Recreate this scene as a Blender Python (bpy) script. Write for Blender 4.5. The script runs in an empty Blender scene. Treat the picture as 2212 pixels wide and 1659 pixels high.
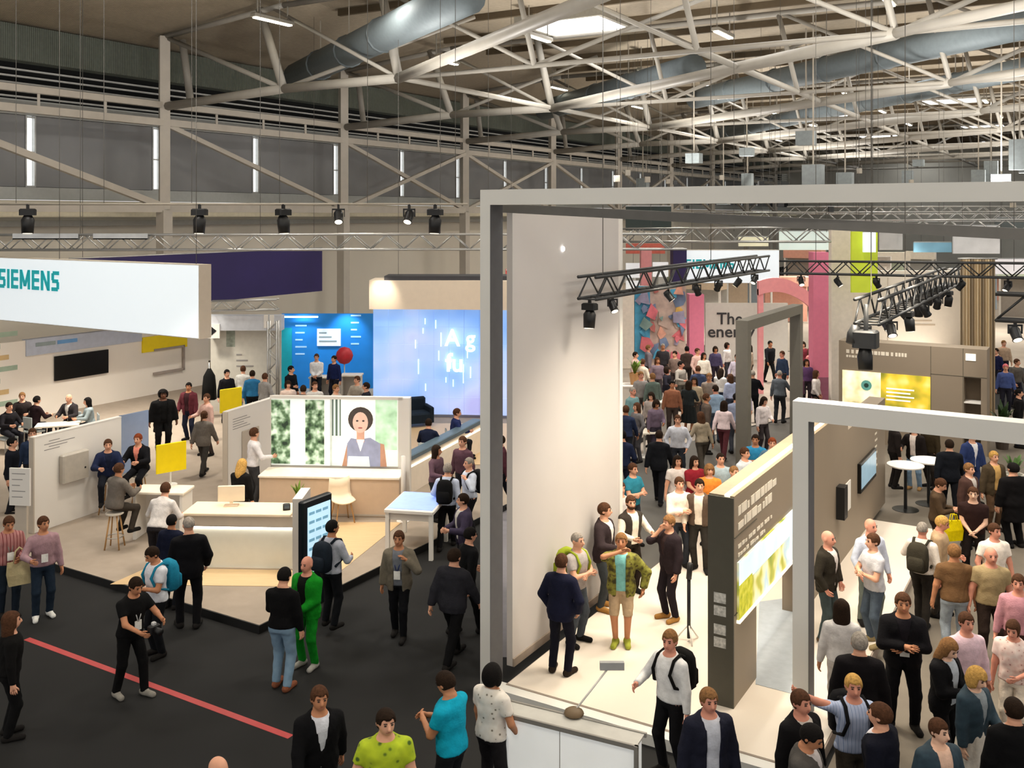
import bpy, math, random
import numpy as np
from mathutils import Vector, Matrix

# ------------------------------------------------------------------ camera, world, exposure
F, CX, HY, CAMH = 2100.0, 1106.0, 465.0, 7.0       # photograph 2212 x 1659: focal length, centre column, horizon row, eye height
sc = bpy.context.scene
COL = sc.collection
cam_data = bpy.data.cameras.new('camera')
cam_data.sensor_width = 36.0
cam_data.lens = F / 2212.0 * 36.0
cam_data.shift_y = -(829.5 - HY) / 2212.0
cam_data.clip_start, cam_data.clip_end = 0.1, 400.0
cam = bpy.data.objects.new('camera', cam_data)
cam.location = (0, 0, CAMH)
cam.rotation_euler = (math.pi / 2, 0, 0)
COL.objects.link(cam)
sc.camera = cam

world = bpy.data.worlds.new('world')
sc.world = world
world.use_nodes = True
world.node_tree.nodes['Background'].inputs[0].default_value = (1.0, 0.985, 0.96, 1)
world.node_tree.nodes['Background'].inputs[1].default_value = 1.15
sc.view_settings.view_transform = 'Standard'
sc.view_settings.look = 'None'
sc.view_settings.exposure = 0.2
sc.view_settings.gamma = 1.0
sc.view_settings.use_curve_mapping = False
if hasattr(sc, 'cycles'):                            # cheaper light paths
    sc.cycles.max_bounces = 5
    sc.cycles.diffuse_bounces = 3
    sc.cycles.glossy_bounces = 2
    sc.cycles.caustics_reflective = False
    sc.cycles.caustics_refractive = False

TH = math.radians(31.0)
U = Vector((math.sin(TH), math.cos(TH), 0))          # hall axis running away to the right
R = Vector((math.cos(TH), -math.sin(TH), 0))         # hall axis running right and nearer
ROT = -TH                                            # local x = R, local y = U

def lin(c):
    if isinstance(c, str):
        c = tuple(int(c[i:i + 2], 16) for i in (1, 3, 5))
    r = []
    for v in c:
        v = v / 255.0
        r.append(v / 12.92 if v <= 0.04045 else ((v + 0.055) / 1.055) ** 2.4)
    return (r[0], r[1], r[2], 1.0)

def gz(px, py, z=0.0):
    d = F * (CAMH - z) / (py - HY)
    return Vector(((px - CX) / F * d, d, z))

def gd(px, py, d):
    return Vector(((px - CX) / F * d, d, CAMH - (py - HY) * d / F))

def zat(py, d):
    return CAMH - (py - HY) * d / F

def tpx(P, D, px):
    k = (px - CX) / F
    return (k * P[1] - P[0]) / (D[0] - k * D[1])

def spot(loc, target, power, color=(1, .9, .76), size=60, blend=.6, radius=.25):
    l = bpy.data.lights.new('spot_light', 'SPOT')
    l.energy = power
    l.color = color
    l.spot_size = math.radians(size)
    l.spot_blend = blend
    l.shadow_soft_size = radius
    o = bpy.data.objects.new('spot_light', l)
    o.location = loc
    o.rotation_euler = (Vector(target) - Vector(loc)).to_track_quat('-Z', 'Y').to_euler()
    COL.objects.link(o)
    return o

def area(loc, power, sx, sy, color=(1, .95, .88), rotz=0.0):
    l = bpy.data.lights.new('area_light', 'AREA')
    l.energy = power
    l.color = color
    l.shape = 'RECTANGLE'
    l.size, l.size_y = sx, sy
    o = bpy.data.objects.new('area_light', l)
    o.location = loc
    o.rotation_euler = (0, 0, rotz)
    COL.objects.link(o)
    return o

# rig lamps over the stage (warm) and over the left booth, plus added fill spots
WARM = (1.0, .88, .70)
for px, d, z, w in ((1475, 15.6, 6.2, 480), (1520, 18.0, 6.2, 480), (1560, 15.0, 6.2, 430), (1880, 17.0, 6.2, 560),
                    (1800, 14.0, 6.2, 400), (1980, 20.0, 6.2, 430)):
    p = gd(px, 500, d); p.z = z
    spot(p, (p.x - .1, p.y + .2, 0), w * 1.1, WARM, 125, 1.0, .35)
for px, d, w in ((520, 17.8, 420), (330, 21.0, 330), (700, 19.5, 400), (900, 23.0, 500), (180, 29.0, 2000), (330, 32.0, 1500), (500, 27.0, 800)):  # the two strongest are added fill without fixtures for the white wall
    p = gd(px, 500, d); p.z = 6.1
    spot(p, (p.x, p.y + .4, 0), w, (1, .91, .78), 95, .8, .3)
for px, d, w in ((1480, 34.0, 1300), (1650, 40.0, 1300), (1990, 27.0, 800), (2100, 19.0, 450), (2120, 14.0, 200), (1420, 26.0, 450),
                 (1500, 56.0, 2600), (1800, 62.0, 2600), (2100, 58.0, 2600), (1950, 46.0, 1600)):  # these far spots are added without fixtures to brighten the far hall
    p = gd(px, 500, d); p.z = 6.4
    spot(p, (p.x, p.y, 0), w, (1, .93, .82), 120, .9, .4)

# ------------------------------------------------------------------ helpers
class MB:
    def __init__(s):
        s.v, s.f, s.m = [], [], []
    def add(s, verts, faces, mi=0):
        o = len(s.v)
        s.v += [tuple(v) for v in verts]
        s.f += [tuple(i + o for i in f) for f in faces]
        s.m += [mi] * len(faces)
        return s
    def box(s, x0, x1, y0, y1, z0, z1, mi=0, M=None):
        vs = [Vector((x, y, z)) for z in (z0, z1) for y in (y0, y1) for x in (x0, x1)]
        if M is not None:
            vs = [M @ v for v in vs]
        return s.add(vs, [(0, 2, 3, 1), (4, 5, 7, 6), (0, 1, 5, 4), (2, 6, 7, 3), (0, 4, 6, 2), (1, 3, 7, 5)], mi)
    def bbox(s, x0, x1, y0, y1, z0, z1, b=.02, mi=0):          # box with chamfered vertical and top edges
        loops = []
        for z, i in ((z0, 0), (z1 - b, 0), (z1, b)):
            a0, a1, c0, c1 = x0 + i, x1 - i, y0 + i, y1 - i
            q = b
            loops.append([(a0 + q, c0, z), (a1 - q, c0, z), (a1, c0 + q, z), (a1, c1 - q, z), (a1 - q, c1, z), (a0 + q, c1, z), (a0, c1 - q, z), (a0, c0 + q, z)])
        return s.loft(loops, mi)
    def loft(s, loops, mi=0, caps=True):
        n = len(loops[0])
        vs = [p for l in loops for p in l]
        fs = []
        for i in range(len(loops) - 1):
            for j in range(n):
                k = (j + 1) % n
                fs.append((i * n + j, i * n + k, (i + 1) * n + k, (i + 1) * n + j))
        if caps:
            fs.append(tuple(range(n - 1, -1, -1)))
            fs.append(tuple((len(loops) - 1) * n + j for j in range(n)))
        return s.add(vs, fs, mi)
    def tube(s, pts, r, n=8, mi=0):
        pts = [Vector(p) for p in pts]
        rs = r if isinstance(r, (list, tuple)) else [r] * len(pts)
        loops = []
        prev = None
        for i, p in enumerate(pts):
            d = (pts[min(i + 1, len(pts) - 1)] - pts[max(i - 1, 0)]).normalized()
            if prev is None:
                a = d.cross(Vector((0, 0, 1)))
                if a.length < .05:
                    a = d.cross(Vector((0, 1, 0)))
            else:
                a = prev - d * prev.dot(d)
            a.normalize()
            prev = a
            b = d.cross(a)
            loops.append([p + (a * math.cos(2 * math.pi * j / n) + b * math.sin(2 * math.pi * j / n)) * rs[i] for j in range(n)])
        return s.loft(loops, mi)
    def bar(s, p, q, w, h=None, mi=0):                        # square section bar from p to q
        p, q = Vector(p), Vector(q)
        h = h or w
        d = (q - p).normalized()
        a = d.cross(Vector((0, 0, 1)))
        if a.length < .05:
            a = Vector(R)
        a.normalize()
        b = a.cross(d)
        return s.loft([[e + a * (x * w / 2) + b * (y * h / 2) for x, y in ((-1, -1), (1, -1), (1, 1), (-1, 1))] for e in (p, q)], mi)
    def lathe(s, prof, n=14, mi=0, c=(0, 0, 0)):
        return s.loft([[(c[0] + r * math.cos(2 * math.pi * j / n), c[1] + r * math.sin(2 * math.pi * j / n), c[2] + z) for j in range(n)] for r, z in prof], mi)
    def prism(s, poly, z0, z1, mi=0):
        return s.loft([[(p[0], p[1], z0) for p in poly], [(p[0], p[1], z1) for p in poly]], mi)
    def mesh(s, name, mats, smooth=False):
        me = bpy.data.meshes.new(name)
        me.from_pydata(s.v, [], s.f)
        for m in (mats if isinstance(mats, (list, tuple)) else [mats]):
            me.materials.append(m)
        if any(s.m):
            me.polygons.foreach_set('material_index', s.m)
        if smooth:
            me.polygons.foreach_set('use_smooth', [True] * len(me.polygons))
        me.update()
        return me
    def build(s, name, mats, parent=None, smooth=False):
        return link(name, s.mesh(name, mats, smooth), parent)

def link(name, me, parent=None):
    o = bpy.data.objects.new(name, me)
    COL.objects.link(o)
    if parent is not None:
        o.parent = parent
    return o

def tag(o, label, cat, group=None):
    o['label'] = label
    o['category'] = cat
    if group:
        o['group'] = group
    return o

def struct(o, label=None):
    o['kind'] = 'structure'
    if label:
        o['label'] = label
    return o

def thing(name, label, cat, loc=(0, 0, 0), rz=0.0, group=None):
    o = bpy.data.objects.new(name, None)
    o.empty_display_size = .1
    COL.objects.link(o)
    o.location = loc
    o.rotation_euler = (0, 0, rz)
    return tag(o, label, cat, group)

def tolocal(P, loc, rz):
    P = Vector(P) - Vector(loc)
    return Matrix.Rotation(-rz, 3, 'Z') @ P

MATS = {}
def mat(key, col, rough=.6, metal=0.0, emit=0.0, var=.06, scale=6.0, bump=0.0, bscale=60.0, spec=.4, alpha=1.0, trans=0.0):
    if key in MATS:
        return MATS[key]
    m = bpy.data.materials.new(key)
    m.use_nodes = True
    nt = m.node_tree
    b = nt.nodes['Principled BSDF']
    c = lin(col)
    b.inputs['Roughness'].default_value = rough
    b.inputs['Metallic'].default_value = metal
    b.inputs['Specular IOR Level'].default_value = spec
    tc = nt.nodes.new('ShaderNodeTexCoord')
    nz = nt.nodes.new('ShaderNodeTexNoise')
    nz.inputs['Scale'].default_value = scale
    nz.inputs['Detail'].default_value = 3
    nt.links.new(tc.outputs['Object'], nz.inputs['Vector'])
    rp = nt.nodes.new('ShaderNodeValToRGB')
    rp.color_ramp.elements[0].position = .3
    rp.color_ramp.elements[1].position = .7
    rp.color_ramp.elements[0].color = tuple(x * (1 - var) for x in c[:3]) + (1,)
    rp.color_ramp.elements[1].color = tuple(min(1, x * (1 + var)) for x in c[:3]) + (1,)
    nt.links.new(nz.outputs['Fac'], rp.inputs['Fac'])
    nt.links.new(rp.outputs['Color'], b.inputs['Base Color'])
    if emit:
        nt.links.new(rp.outputs['Color'], b.inputs['Emission Color'])
        b.inputs['Emission Strength'].default_value = emit
    if bump:
        n2 = nt.nodes.new('ShaderNodeTexNoise')
        n2.inputs['Scale'].default_value = bscale
        nt.links.new(tc.outputs['Object'], n2.inputs['Vector'])
        bp = nt.nodes.new('ShaderNodeBump')
        bp.inputs['Strength'].default_value = bump
        bp.inputs['Distance'].default_value = .02
        nt.links.new(n2.outputs['Fac'], bp.inputs['Height'])
        nt.links.new(bp.outputs['Normal'], b.inputs['Normal'])
    if trans:
        b.inputs['Transmission Weight'].default_value = trans
    if alpha < 1:
        b.inputs['Alpha'].default_value = alpha
    MATS[key] = m
    return m

def pattern(key, cols, kind='voronoi', scale=20.0, pos=None, rough=.85, emit=0.0, stretch=(1, 1, 1), coord='Object'):
    if key in MATS:
        return MATS[key]
    m = bpy.data.materials.new(key)
    m.use_nodes = True
    nt = m.node_tree
    b = nt.nodes['Principled BSDF']
    b.inputs['Roughness'].default_value = rough
    tc = nt.nodes.new('ShaderNodeTexCoord')
    mp = nt.nodes.new('ShaderNodeMapping')
    mp.inputs['Scale'].default_value = stretch
    nt.links.new(tc.outputs[coord], mp.inputs['Vector'])
    if kind == 'voronoi':
        t = nt.nodes.new('ShaderNodeTexVoronoi'); out = 'Distance'
    elif kind == 'wave':
        t = nt.nodes.new('ShaderNodeTexWave'); out = 'Fac'
        t.bands_direction = 'X'
    else:
        t = nt.nodes.new('ShaderNodeTexNoise'); out = 'Fac'
        t.inputs['Detail'].default_value = 2
    t.inputs['Scale'].default_value = scale
    nt.links.new(mp.outputs[0], t.inputs['Vector'])
    rp = nt.nodes.new('ShaderNodeValToRGB')
    els = rp.color_ramp.elements
    n = len(cols)
    pos = pos or [i / max(1, n - 1) for i in range(n)]
    while len(els) < n:
        els.new(.5)
    for i in range(n):
        els[i].position = pos[i]
        els[i].color = lin(cols[i])
    rp.color_ramp.interpolation = 'LINEAR' if kind == 'noise' else 'EASE'
    nt.links.new(t.outputs[out], rp.inputs['Fac'])
    nt.links.new(rp.outputs['Color'], b.inputs['Base Color'])
    if emit:
        nt.links.new(rp.outputs['Color'], b.inputs['Emission Color'])
        b.inputs['Emission Strength'].default_value = emit
    MATS[key] = m
    return m

def cloth(col):
    return mat('cloth_' + str(col), col, .9, var=.12, scale=14, bump=.25, bscale=45, spec=.15)

def text_mesh(txt, size, depth, bold=True):
    cu = bpy.data.curves.new('text', 'FONT')
    cu.body = txt
    cu.size = size
    cu.extrude = depth
    cu.offset = .012 * size if bold else 0
    cu.resolution_u = 3
    ob = bpy.data.objects.new('text', cu)
    COL.objects.link(ob)
    dg = bpy.context.evaluated_depsgraph_get()
    me = bpy.data.meshes.new_from_object(ob.evaluated_get(dg))
    bpy.data.objects.remove(ob)
    bpy.data.curves.remove(cu)
    return me

def put_text(name, txt, size, material, parent, loc, rot=(math.pi / 2, 0, 0), depth=.012, bold=True, sx=1.0):
    me = text_mesh(txt, size, depth, bold)
    me.materials.clear()
    me.materials.append(material)
    o = link(name, me, parent)
    o.location = loc
    o.rotation_euler = rot
    o.scale = (sx, 1, 1)
    return o

def block_letters(txt, h, m, parent, right, z, y, wf=.74):
    """upright block capitals from strokes, each letter a part; text ends at x = right"""
    t, g = h * .19, h * .16
    W = {'I': t, 'M': h * .86, 'N': h * .72}
    x = right - sum(W.get(ch, h * .60) for ch in txt) - g * (len(txt) - 1)
    for ch in txt:
        w = W.get(ch, h * .60)
        b = MB()
        def bar(x0, x1, z0, z1):
            b.box(x + x0, x + x1, y, y + .015, z + z0, z + z1)
        def dia(xa, za, xb, zb):
            b.add([(x + xa, y, z + za), (x + xa + t, y, z + za), (x + xb + t, y, z + zb), (x + xb, y, z + zb),
                   (x + xa, y + .015, z + za), (x + xa + t, y + .015, z + za), (x + xb + t, y + .015, z + zb), (x + xb, y + .015, z + zb)],
                  [(0, 1, 2, 3), (7, 6, 5, 4), (0, 4, 5, 1), (1, 5, 6, 2), (2, 6, 7, 3), (3, 7, 4, 0)])
        if ch == 'I':
            bar(0, t, 0, h)
        elif ch == 'E':
            bar(0, t, 0, h)
            for z0 in (0, h / 2 - t / 2, h - t):
                bar(t, w, z0, z0 + t)
        elif ch == 'N':
            bar(0, t, 0, h); bar(w - t, w, 0, h); dia(0, h, w - t, 0)
        elif ch == 'M':
            bar(0, t, 0, h); bar(w - t, w, 0, h); dia(0, h, w / 2 - t / 2, h * .15); dia(w - t, h, w / 2 - t / 2, h * .15)
        else:
            c_ = t * .55
            bar(c_, w, h - t, h); bar(0, t, h / 2 + t * .2, h - c_); bar(c_ * .6, w - c_ * .6, h / 2 - t / 2, h / 2 + t / 2)
            bar(w - t, w, c_, h / 2 - t * .2); bar(0, w - c_, 0, t)
        b.build('letter', m, parent)
        x += w + g

# ------------------------------------------------------------------ people: implicit bodies turned into one continuous surface
def smin(a, b, k):
    h = np.maximum(k - np.abs(a - b), 0) / k
    return np.minimum(a, b) - h * h * k * .25

def cone(G, a, b, ra, rb, clip=False):
    a, b = np.array(a, float), np.array(b, float)
    d = b - a
    L2 = max(float(d @ d), 1e-9)
    px, py, pz = G[0] - a[0], G[1] - a[1], G[2] - a[2]
    tt = (px * d[0] + py * d[1] + pz * d[2]) / L2
    t = np.clip(tt, 0, 1)
    f = np.sqrt((px - d[0] * t) ** 2 + (py - d[1] * t) ** 2 + (pz - d[2] * t) ** 2) - (ra + (rb - ra) * t)
    if clip:
        f = np.maximum(f, (tt - 1) * math.sqrt(L2))
    return f

def ell(G, c, r):
    q = np.sqrt(((G[0] - c[0]) / r[0]) ** 2 + ((G[1] - c[1]) / r[1]) ** 2 + ((G[2] - c[2]) / r[2]) ** 2)
    return (q - 1) * min(r)

def surfnet(f, xs, ys, zs):
    nx, ny, nz = f.shape
    s = f < 0
    acc = np.zeros((3, nx - 1, ny - 1, nz - 1), np.float32)
    cnt = np.zeros((nx - 1, ny - 1, nz - 1), np.float32)
    X, Y, Z = np.meshgrid(xs, ys, zs, indexing='ij')
    quads = []
    for ax in range(3):
        sl0 = [slice(None)] * 3; sl1 = [slice(None)] * 3
        sl0[ax] = slice(0, -1); sl1[ax] = slice(1, None)
        sl0, sl1 = tuple(sl0), tuple(sl1)
        cr = s[sl0] != s[sl1]
        f0, f1 = f[sl0], f[sl1]
        t = np.where(cr, f0 / np.where(f0 == f1, 1, f0 - f1), 0)
        pts = [np.where(cr, C[sl0] + (C[sl1] - C[sl0]) * t, 0) for C in (X, Y, Z)]
        o1, o2 = [a for a in range(3) if a != ax]
        for d1 in (0, 1):
            for d2 in (0, 1):
                src = [slice(None)] * 3
                src[o1] = slice(d1, f.shape[o1] - 1 + d1)
                src[o2] = slice(d2, f.shape[o2] - 1 + d2)
                src = tuple(src)
                for i in range(3):
                    acc[i] += pts[i][src]
                cnt += cr[src]
        idx = np.argwhere(cr)
        ok = (idx[:, o1] > 0) & (idx[:, o1] < f.shape[o1] - 1) & (idx[:, o2] > 0) & (idx[:, o2] < f.shape[o2] - 1)
        idx = idx[ok]
        flip = s[sl0][tuple(idx.T)]
        if ax == 1:
            flip = ~flip
        quads.append((idx, o1, o2, flip))
    act = cnt > 0
    num = np.full(cnt.shape, -1, np.int64)
    num[act] = np.arange(int(act.sum()))
    V = np.stack([acc[i][act] / cnt[act] for i in range(3)], 1)
    Q = []
    for idx, o1, o2, flip in quads:
        if not len(idx):
            continue
        def cell(a, b):
            c = idx.copy()
            c[:, o1] -= a
            c[:, o2] -= b
            return num[tuple(c.T)]
        q = np.stack([cell(1, 1), cell(0, 1), cell(0, 0), cell(1, 0)], 1)
        q[~flip] = q[~flip][:, ::-1]
        Q.append(q)
    Q = np.concatenate(Q) if Q else np.zeros((0, 4), int)
    return V, Q

def ik(a, c, l1, l2, hint):
    a, c = Vector(a), Vector(c)
    d = c - a
    L = min(d.length, (l1 + l2) * .998)
    d.normalize()
    x = (l1 * l1 - l2 * l2 + L * L) / (2 * L)
    h = math.sqrt(max(l1 * l1 - x * x, 0))
    n = Vector(hint) - d * Vector(hint).dot(d)
    n.normalize()
    return a + d * x + n * h, a + d * L

TA = ([.84, .90, .97, 1.08, 1.22, 1.34, 1.41, 1.455, 1.49, 1.53], [.155, .172, .168, .146, .160, .172, .160, .105, .062, .056])
TB = ([.84, .90, .97, 1.08, 1.22, 1.34, 1.41, 1.455, 1.49, 1.53], [.105, .118, .118, .108, .120, .118, .100, .075, .060, .056])
SIDE_L, SIDE_R = (.29, -.02, .80), (-.29, -.02, .80)
POSES = {
    'stand': dict(),
    'stand2': dict(HL=(.27, -.10, .83), HR=(-.25, -.16, .90), FL=(.12, -.04, 15), FR=(-.10, .06, -20), yaw=15),
    'walk': dict(FL=(.09, -.26, 0), FR=(-.09, .26, 0), HL=(.27, .14, .84), HR=(-.26, -.24, .88), lean=3),
    'walk2': dict(FL=(.09, .22, 0), FR=(-.09, -.22, 0), HL=(.24, -.26, .98), HR=(-.27, .12, .84), lean=4, pitch=10),
    'crossed': dict(HL=(-.01, -.195, 1.13), HR=(.00, -.235, 1.17), EL=(1, .1, -.7), ER=(-1, .1, -.7), FL=(.13, 0, 12), FR=(-.13, 0, -12)),
    'phone': dict(HL=(.05, -.30, 1.16), HR=(-.06, -.30, 1.15), pitch=28, yaw=-6),
    'camera': dict(HL=(.20, -.44, 1.14), HR=(-.16, -.46, 1.08), pitch=24, lean=8, FL=(.13, -.16, 8), FR=(-.13, .10, -10)),
    'hip': dict(HL=(.21, -.03, 1.02), EL=(1, .5, -.2), HR=(-.28, -.06, .81), FL=(.14, 0, 16), FR=(-.12, -.03, -10), yaw=-15),
    'face': dict(HR=(-.03, -.17, 1.53), ER=(-.6, -.5, -1), HL=(.26, -.10, .86), FL=(.10, 0, 8), FR=(-.10, -.03, -12), pitch=6),
    'drink': dict(HR=(.0, -.20, 1.54), ER=(-1, -.3, -.3), HL=(.31, -.05, .92), EL=(1, .3, -.4), FL=(.08, 0, 8), FR=(-.08, -.03, -8), pitch=-4),
    'reach': dict(HR=(-.66, -.14, 1.66), ER=(0, .3, -1), HL=(.27, -.05, .82), yaw=-12, FL=(.12, .05, 10), FR=(-.14, -.05, -10)),
    'pocket': dict(HL=(.22, -.10, .90), HR=(-.22, -.10, .90), EL=(1, .6, -.2), ER=(-1, .6, -.2), FL=(.12, 0, 14), FR=(-.12, 0, -14)),
    'talk': dict(HR=(-.22, -.34, 1.12), HL=(.28, -.04, .81), yaw=20, FL=(.11, .04, 10), FR=(-.11, -.03, -10)),
    'talk2': dict(HL=(.20, -.34, 1.16), HR=(-.15, -.30, 1.08), yaw=-18, FL=(.11, -.02, 10), FR=(-.11, .04, -10)),
    'clasp': dict(HL=(.04, -.22, .98), HR=(-.04, -.23, .96), FL=(.11, 0, 8), FR=(-.11, 0, -8)),
    'hold': dict(HL=(.10, -.30, 1.06), HR=(-.26, -.05, .80), pitch=20, FL=(.10, -.05, 5), FR=(-.10, .03, -8)),
    'strap': dict(HL=(.14, -.15, 1.33), EL=(.6, -.4, -1), HR=(-.28, .02, .81), FL=(.09, -.14, 0), FR=(-.09, .12, 0)),
    'lean': dict(lean=26, HL=(.22, -.46, 1.02), HR=(-.22, -.46, 1.02), pitch=12, FL=(.10, .05, 5), FR=(-.10, .14, -5)),
    'sit': dict(hz=.56, lean=7, FL=(.13, -.42, 6), FR=(-.13, -.40, -6), HL=(.17, -.40, .80), HR=(-.17, -.40, .80), pitch=8),
    'stool': dict(hz=.86, lean=9, FL=(.14, -.26, 8, .26), FR=(-.14, -.30, -8, .26), HL=(.16, -.44, 1.13), HR=(-.18, -.42, 1.13), pitch=6),
}
SK = {}
def skel(pose):
    if pose in SK:
        return SK[pose]
    p = POSES[pose]
    k = {}
    hz = p.get('hz', .90)
    dz = hz - .90
    k['dz'] = dz
    th = math.radians(p.get('lean', 1.5))
    k['th'] = th
    piv = Vector((0, 0, .93 + dz))
    rot = Matrix.Rotation(th, 3, 'X')            # positive lean tips the chest towards -y
    def tor(v):
        return piv + rot @ (Vector(v) + Vector((0, 0, dz)) - piv)
    k['tor'] = tor
    for s, n in ((1, 'L'), (-1, 'R')):
        sh = tor((.176 * s, .01, 1.378))
        tgt = Vector(p.get('H' + n, SIDE_L if s > 0 else SIDE_R))
        hint = p.get('E' + n, (.55 * s, .5, -.55))
        e, w = ik(sh, tgt, .285, .255, hint)
        k['S' + n], k['E' + n], k['W' + n] = sh, e, w
        ft = p.get('F' + n, (.10 * s, 0, 8 * s))
        fz = ft[3] if len(ft) > 3 else 0.0
        fd = Matrix.Rotation(math.radians(ft[2]), 3, 'Z') @ Vector((0, -1, 0))
        an = Vector((ft[0], ft[1] + .03, .085 + fz))
        hip = Vector((.088 * s, .005, hz + .0))
        kn, an = ik(hip, an, .42, .415, fd + Vector((0, 0, .05)))
        k['H' + n], k['K' + n], k['A' + n], k['D' + n] = hip, kn, an, fd
    hp = math.radians(p.get('pitch', 3))
    hy = math.radians(p.get('yaw', 0))
    k['hpiv'] = tor((0, .012, 1.51))
    k['hrot'] = Matrix.Rotation(hy, 3, 'Z') @ Matrix.Rotation(hp, 3, 'X')
    SK[pose] = k
    return k

def torso(G, k, off):
    c, s = math.cos(-k['th']), math.sin(-k['th'])
    zp = .93 + k['dz']
    y, z = G[1], G[2] - zp
    yl = c * y - s * z
    zl = s * y + c * z + .93
    a = np.interp(zl, *TA).astype(np.float32) + off
    b = np.interp(zl, *TB).astype(np.float32) + off
    yb = yl - np.interp(zl, [.85, .95, 1.1, 1.3, 1.5], [.012, .012, -.002, -.008, .008])
    f = (np.sqrt((G[0] / a) ** 2 + (yb / b) ** 2) - 1) * np.minimum(a, b)
    return f, yl, zl

def headlocal(G, k):
    m = np.array(k['hrot'].transposed())
    d = [G[i] - k['hpiv'][i] for i in range(3)]
    base = (0, .012, 1.51)
    return [m[i][0] * d[0] + m[i][1] * d[1] + m[i][2] * d[2] + base[i] for i in range(3)]

def headfield(L, off=0.0):
    f = ell(L, (0, .012, 1.648), (.076 + off, .097 + off, .103 + off))
    f = smin(f, ell(L, (0, -.028, 1.585), (.055 + off, .068 + off, .068 + off)), .04)
    return f

def bodyfield(G, k):
    f, yl, zl = torso(G, k, 0.0)
    f = np.maximum(f, np.maximum(zl - 1.52, .85 - zl))
    L = headlocal(G, k)
    nb, nt_ = k['tor']((0, .015, 1.44)), k['hpiv'] + k['hrot'] @ Vector((0, -.002, .06))
    f = smin(f, cone(G, nb, nt_, .058, .052), .03)
    h = headfield(L)
    h = smin(h, cone(L, (0, -.096, 1.640), (0, -.113, 1.607), .010, .015), .018)
    for s in (-1, 1):
        h = smin(h, ell(L, (.079 * s, .015, 1.625), (.012, .024, .034)), .008)
        h = np.maximum(h, -ell(L, (.032 * s, -.098, 1.645), (.018, .014, .011)))
    f = smin(f, h, .02)
    for n, s in (('L', 1), ('R', -1)):
        S, E, W = k['S' + n], k['E' + n], k['W' + n]
        f = smin(f, cone(G, S, E, .054, .042), .06)
        f = smin(f, cone(G, E, W, .042, .028), .02)
        d, sd, nm = handaxes(k, n)
        for q in (-1, 1):
            f = smin(f, cone(G, W + sd * (.012 * q), W + d * .085 + sd * (.026 * q), .022, .018), .02)
        f = smin(f, cone(G, k['H' + n], k['K' + n], .088, .056), .04)
        f = smin(f, cone(G, k['K' + n], k['A' + n], .056, .038), .02)
        an, fd = k['A' + n], k['D' + n]
        f = smin(f, cone(G, an + Vector((0, 0, -.045)) - fd * .03, an + Vector((0, 0, -.055)) + fd * .15, .036, .028), .03)
    return f

def handaxes(k, n):
    d = (k['W' + n] - k['E' + n]).normalized()
    s = 1 if n == 'L' else -1
    inw = Vector((-s, -.25, 0))
    nm = inw - d * inw.dot(d)
    nm.normalize()
    sd = d.cross(nm)
    if sd.y > 0:
        sd = -sd                                   # thumb side points forward
    return d, sd, nm

def axis(lo, hi, step, fine=()):
    out = [lo]
    while out[-1] < hi:
        st = step
        for a, b, fs in fine:
            if a - 1e-6 <= out[-1] < b:
                st = fs
        out.append(out[-1] + st)
    return np.array(out, np.float32)

def tomesh(name, V, Q, extra=None, nmat=1):
    vs, fs = V, Q
    me = bpy.data.meshes.new(name)
    verts = [tuple(map(float, v)) for v in vs]
    faces = [tuple(map(int, q)) for q in fs]
    mi = [0] * len(faces)
    if extra is not None:
        o = len(verts)
        verts += extra.v
        faces += [tuple(i + o for i in f) for f in extra.f]
        mi += extra.m
    me.from_pydata(verts, [], faces)
    for i in range(nmat):
        me.materials.append(None)
    if any(mi):
        me.polygons.foreach_set('material_index', mi)
    me.polygons.foreach_set('use_smooth', [True] * len(faces))
    me.update()
    return me

def grid(lo, hi, step, fine=None):
    xs = axis(lo[0], hi[0], step, fine[0] if fine else ())
    ys = axis(lo[1], hi[1], step, fine[1] if fine else ())
    zs = axis(lo[2], hi[2], step, fine[2] if fine else ())
    return np.meshgrid(xs, ys, zs, indexing='ij'), xs, ys, zs

def bounds(k, names, pad):
    P = []
    for n in names:
        P.append(k[n])
    a = np.array([tuple(p) for p in P])
    return a.min(0) - pad, a.max(0) + pad

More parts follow.
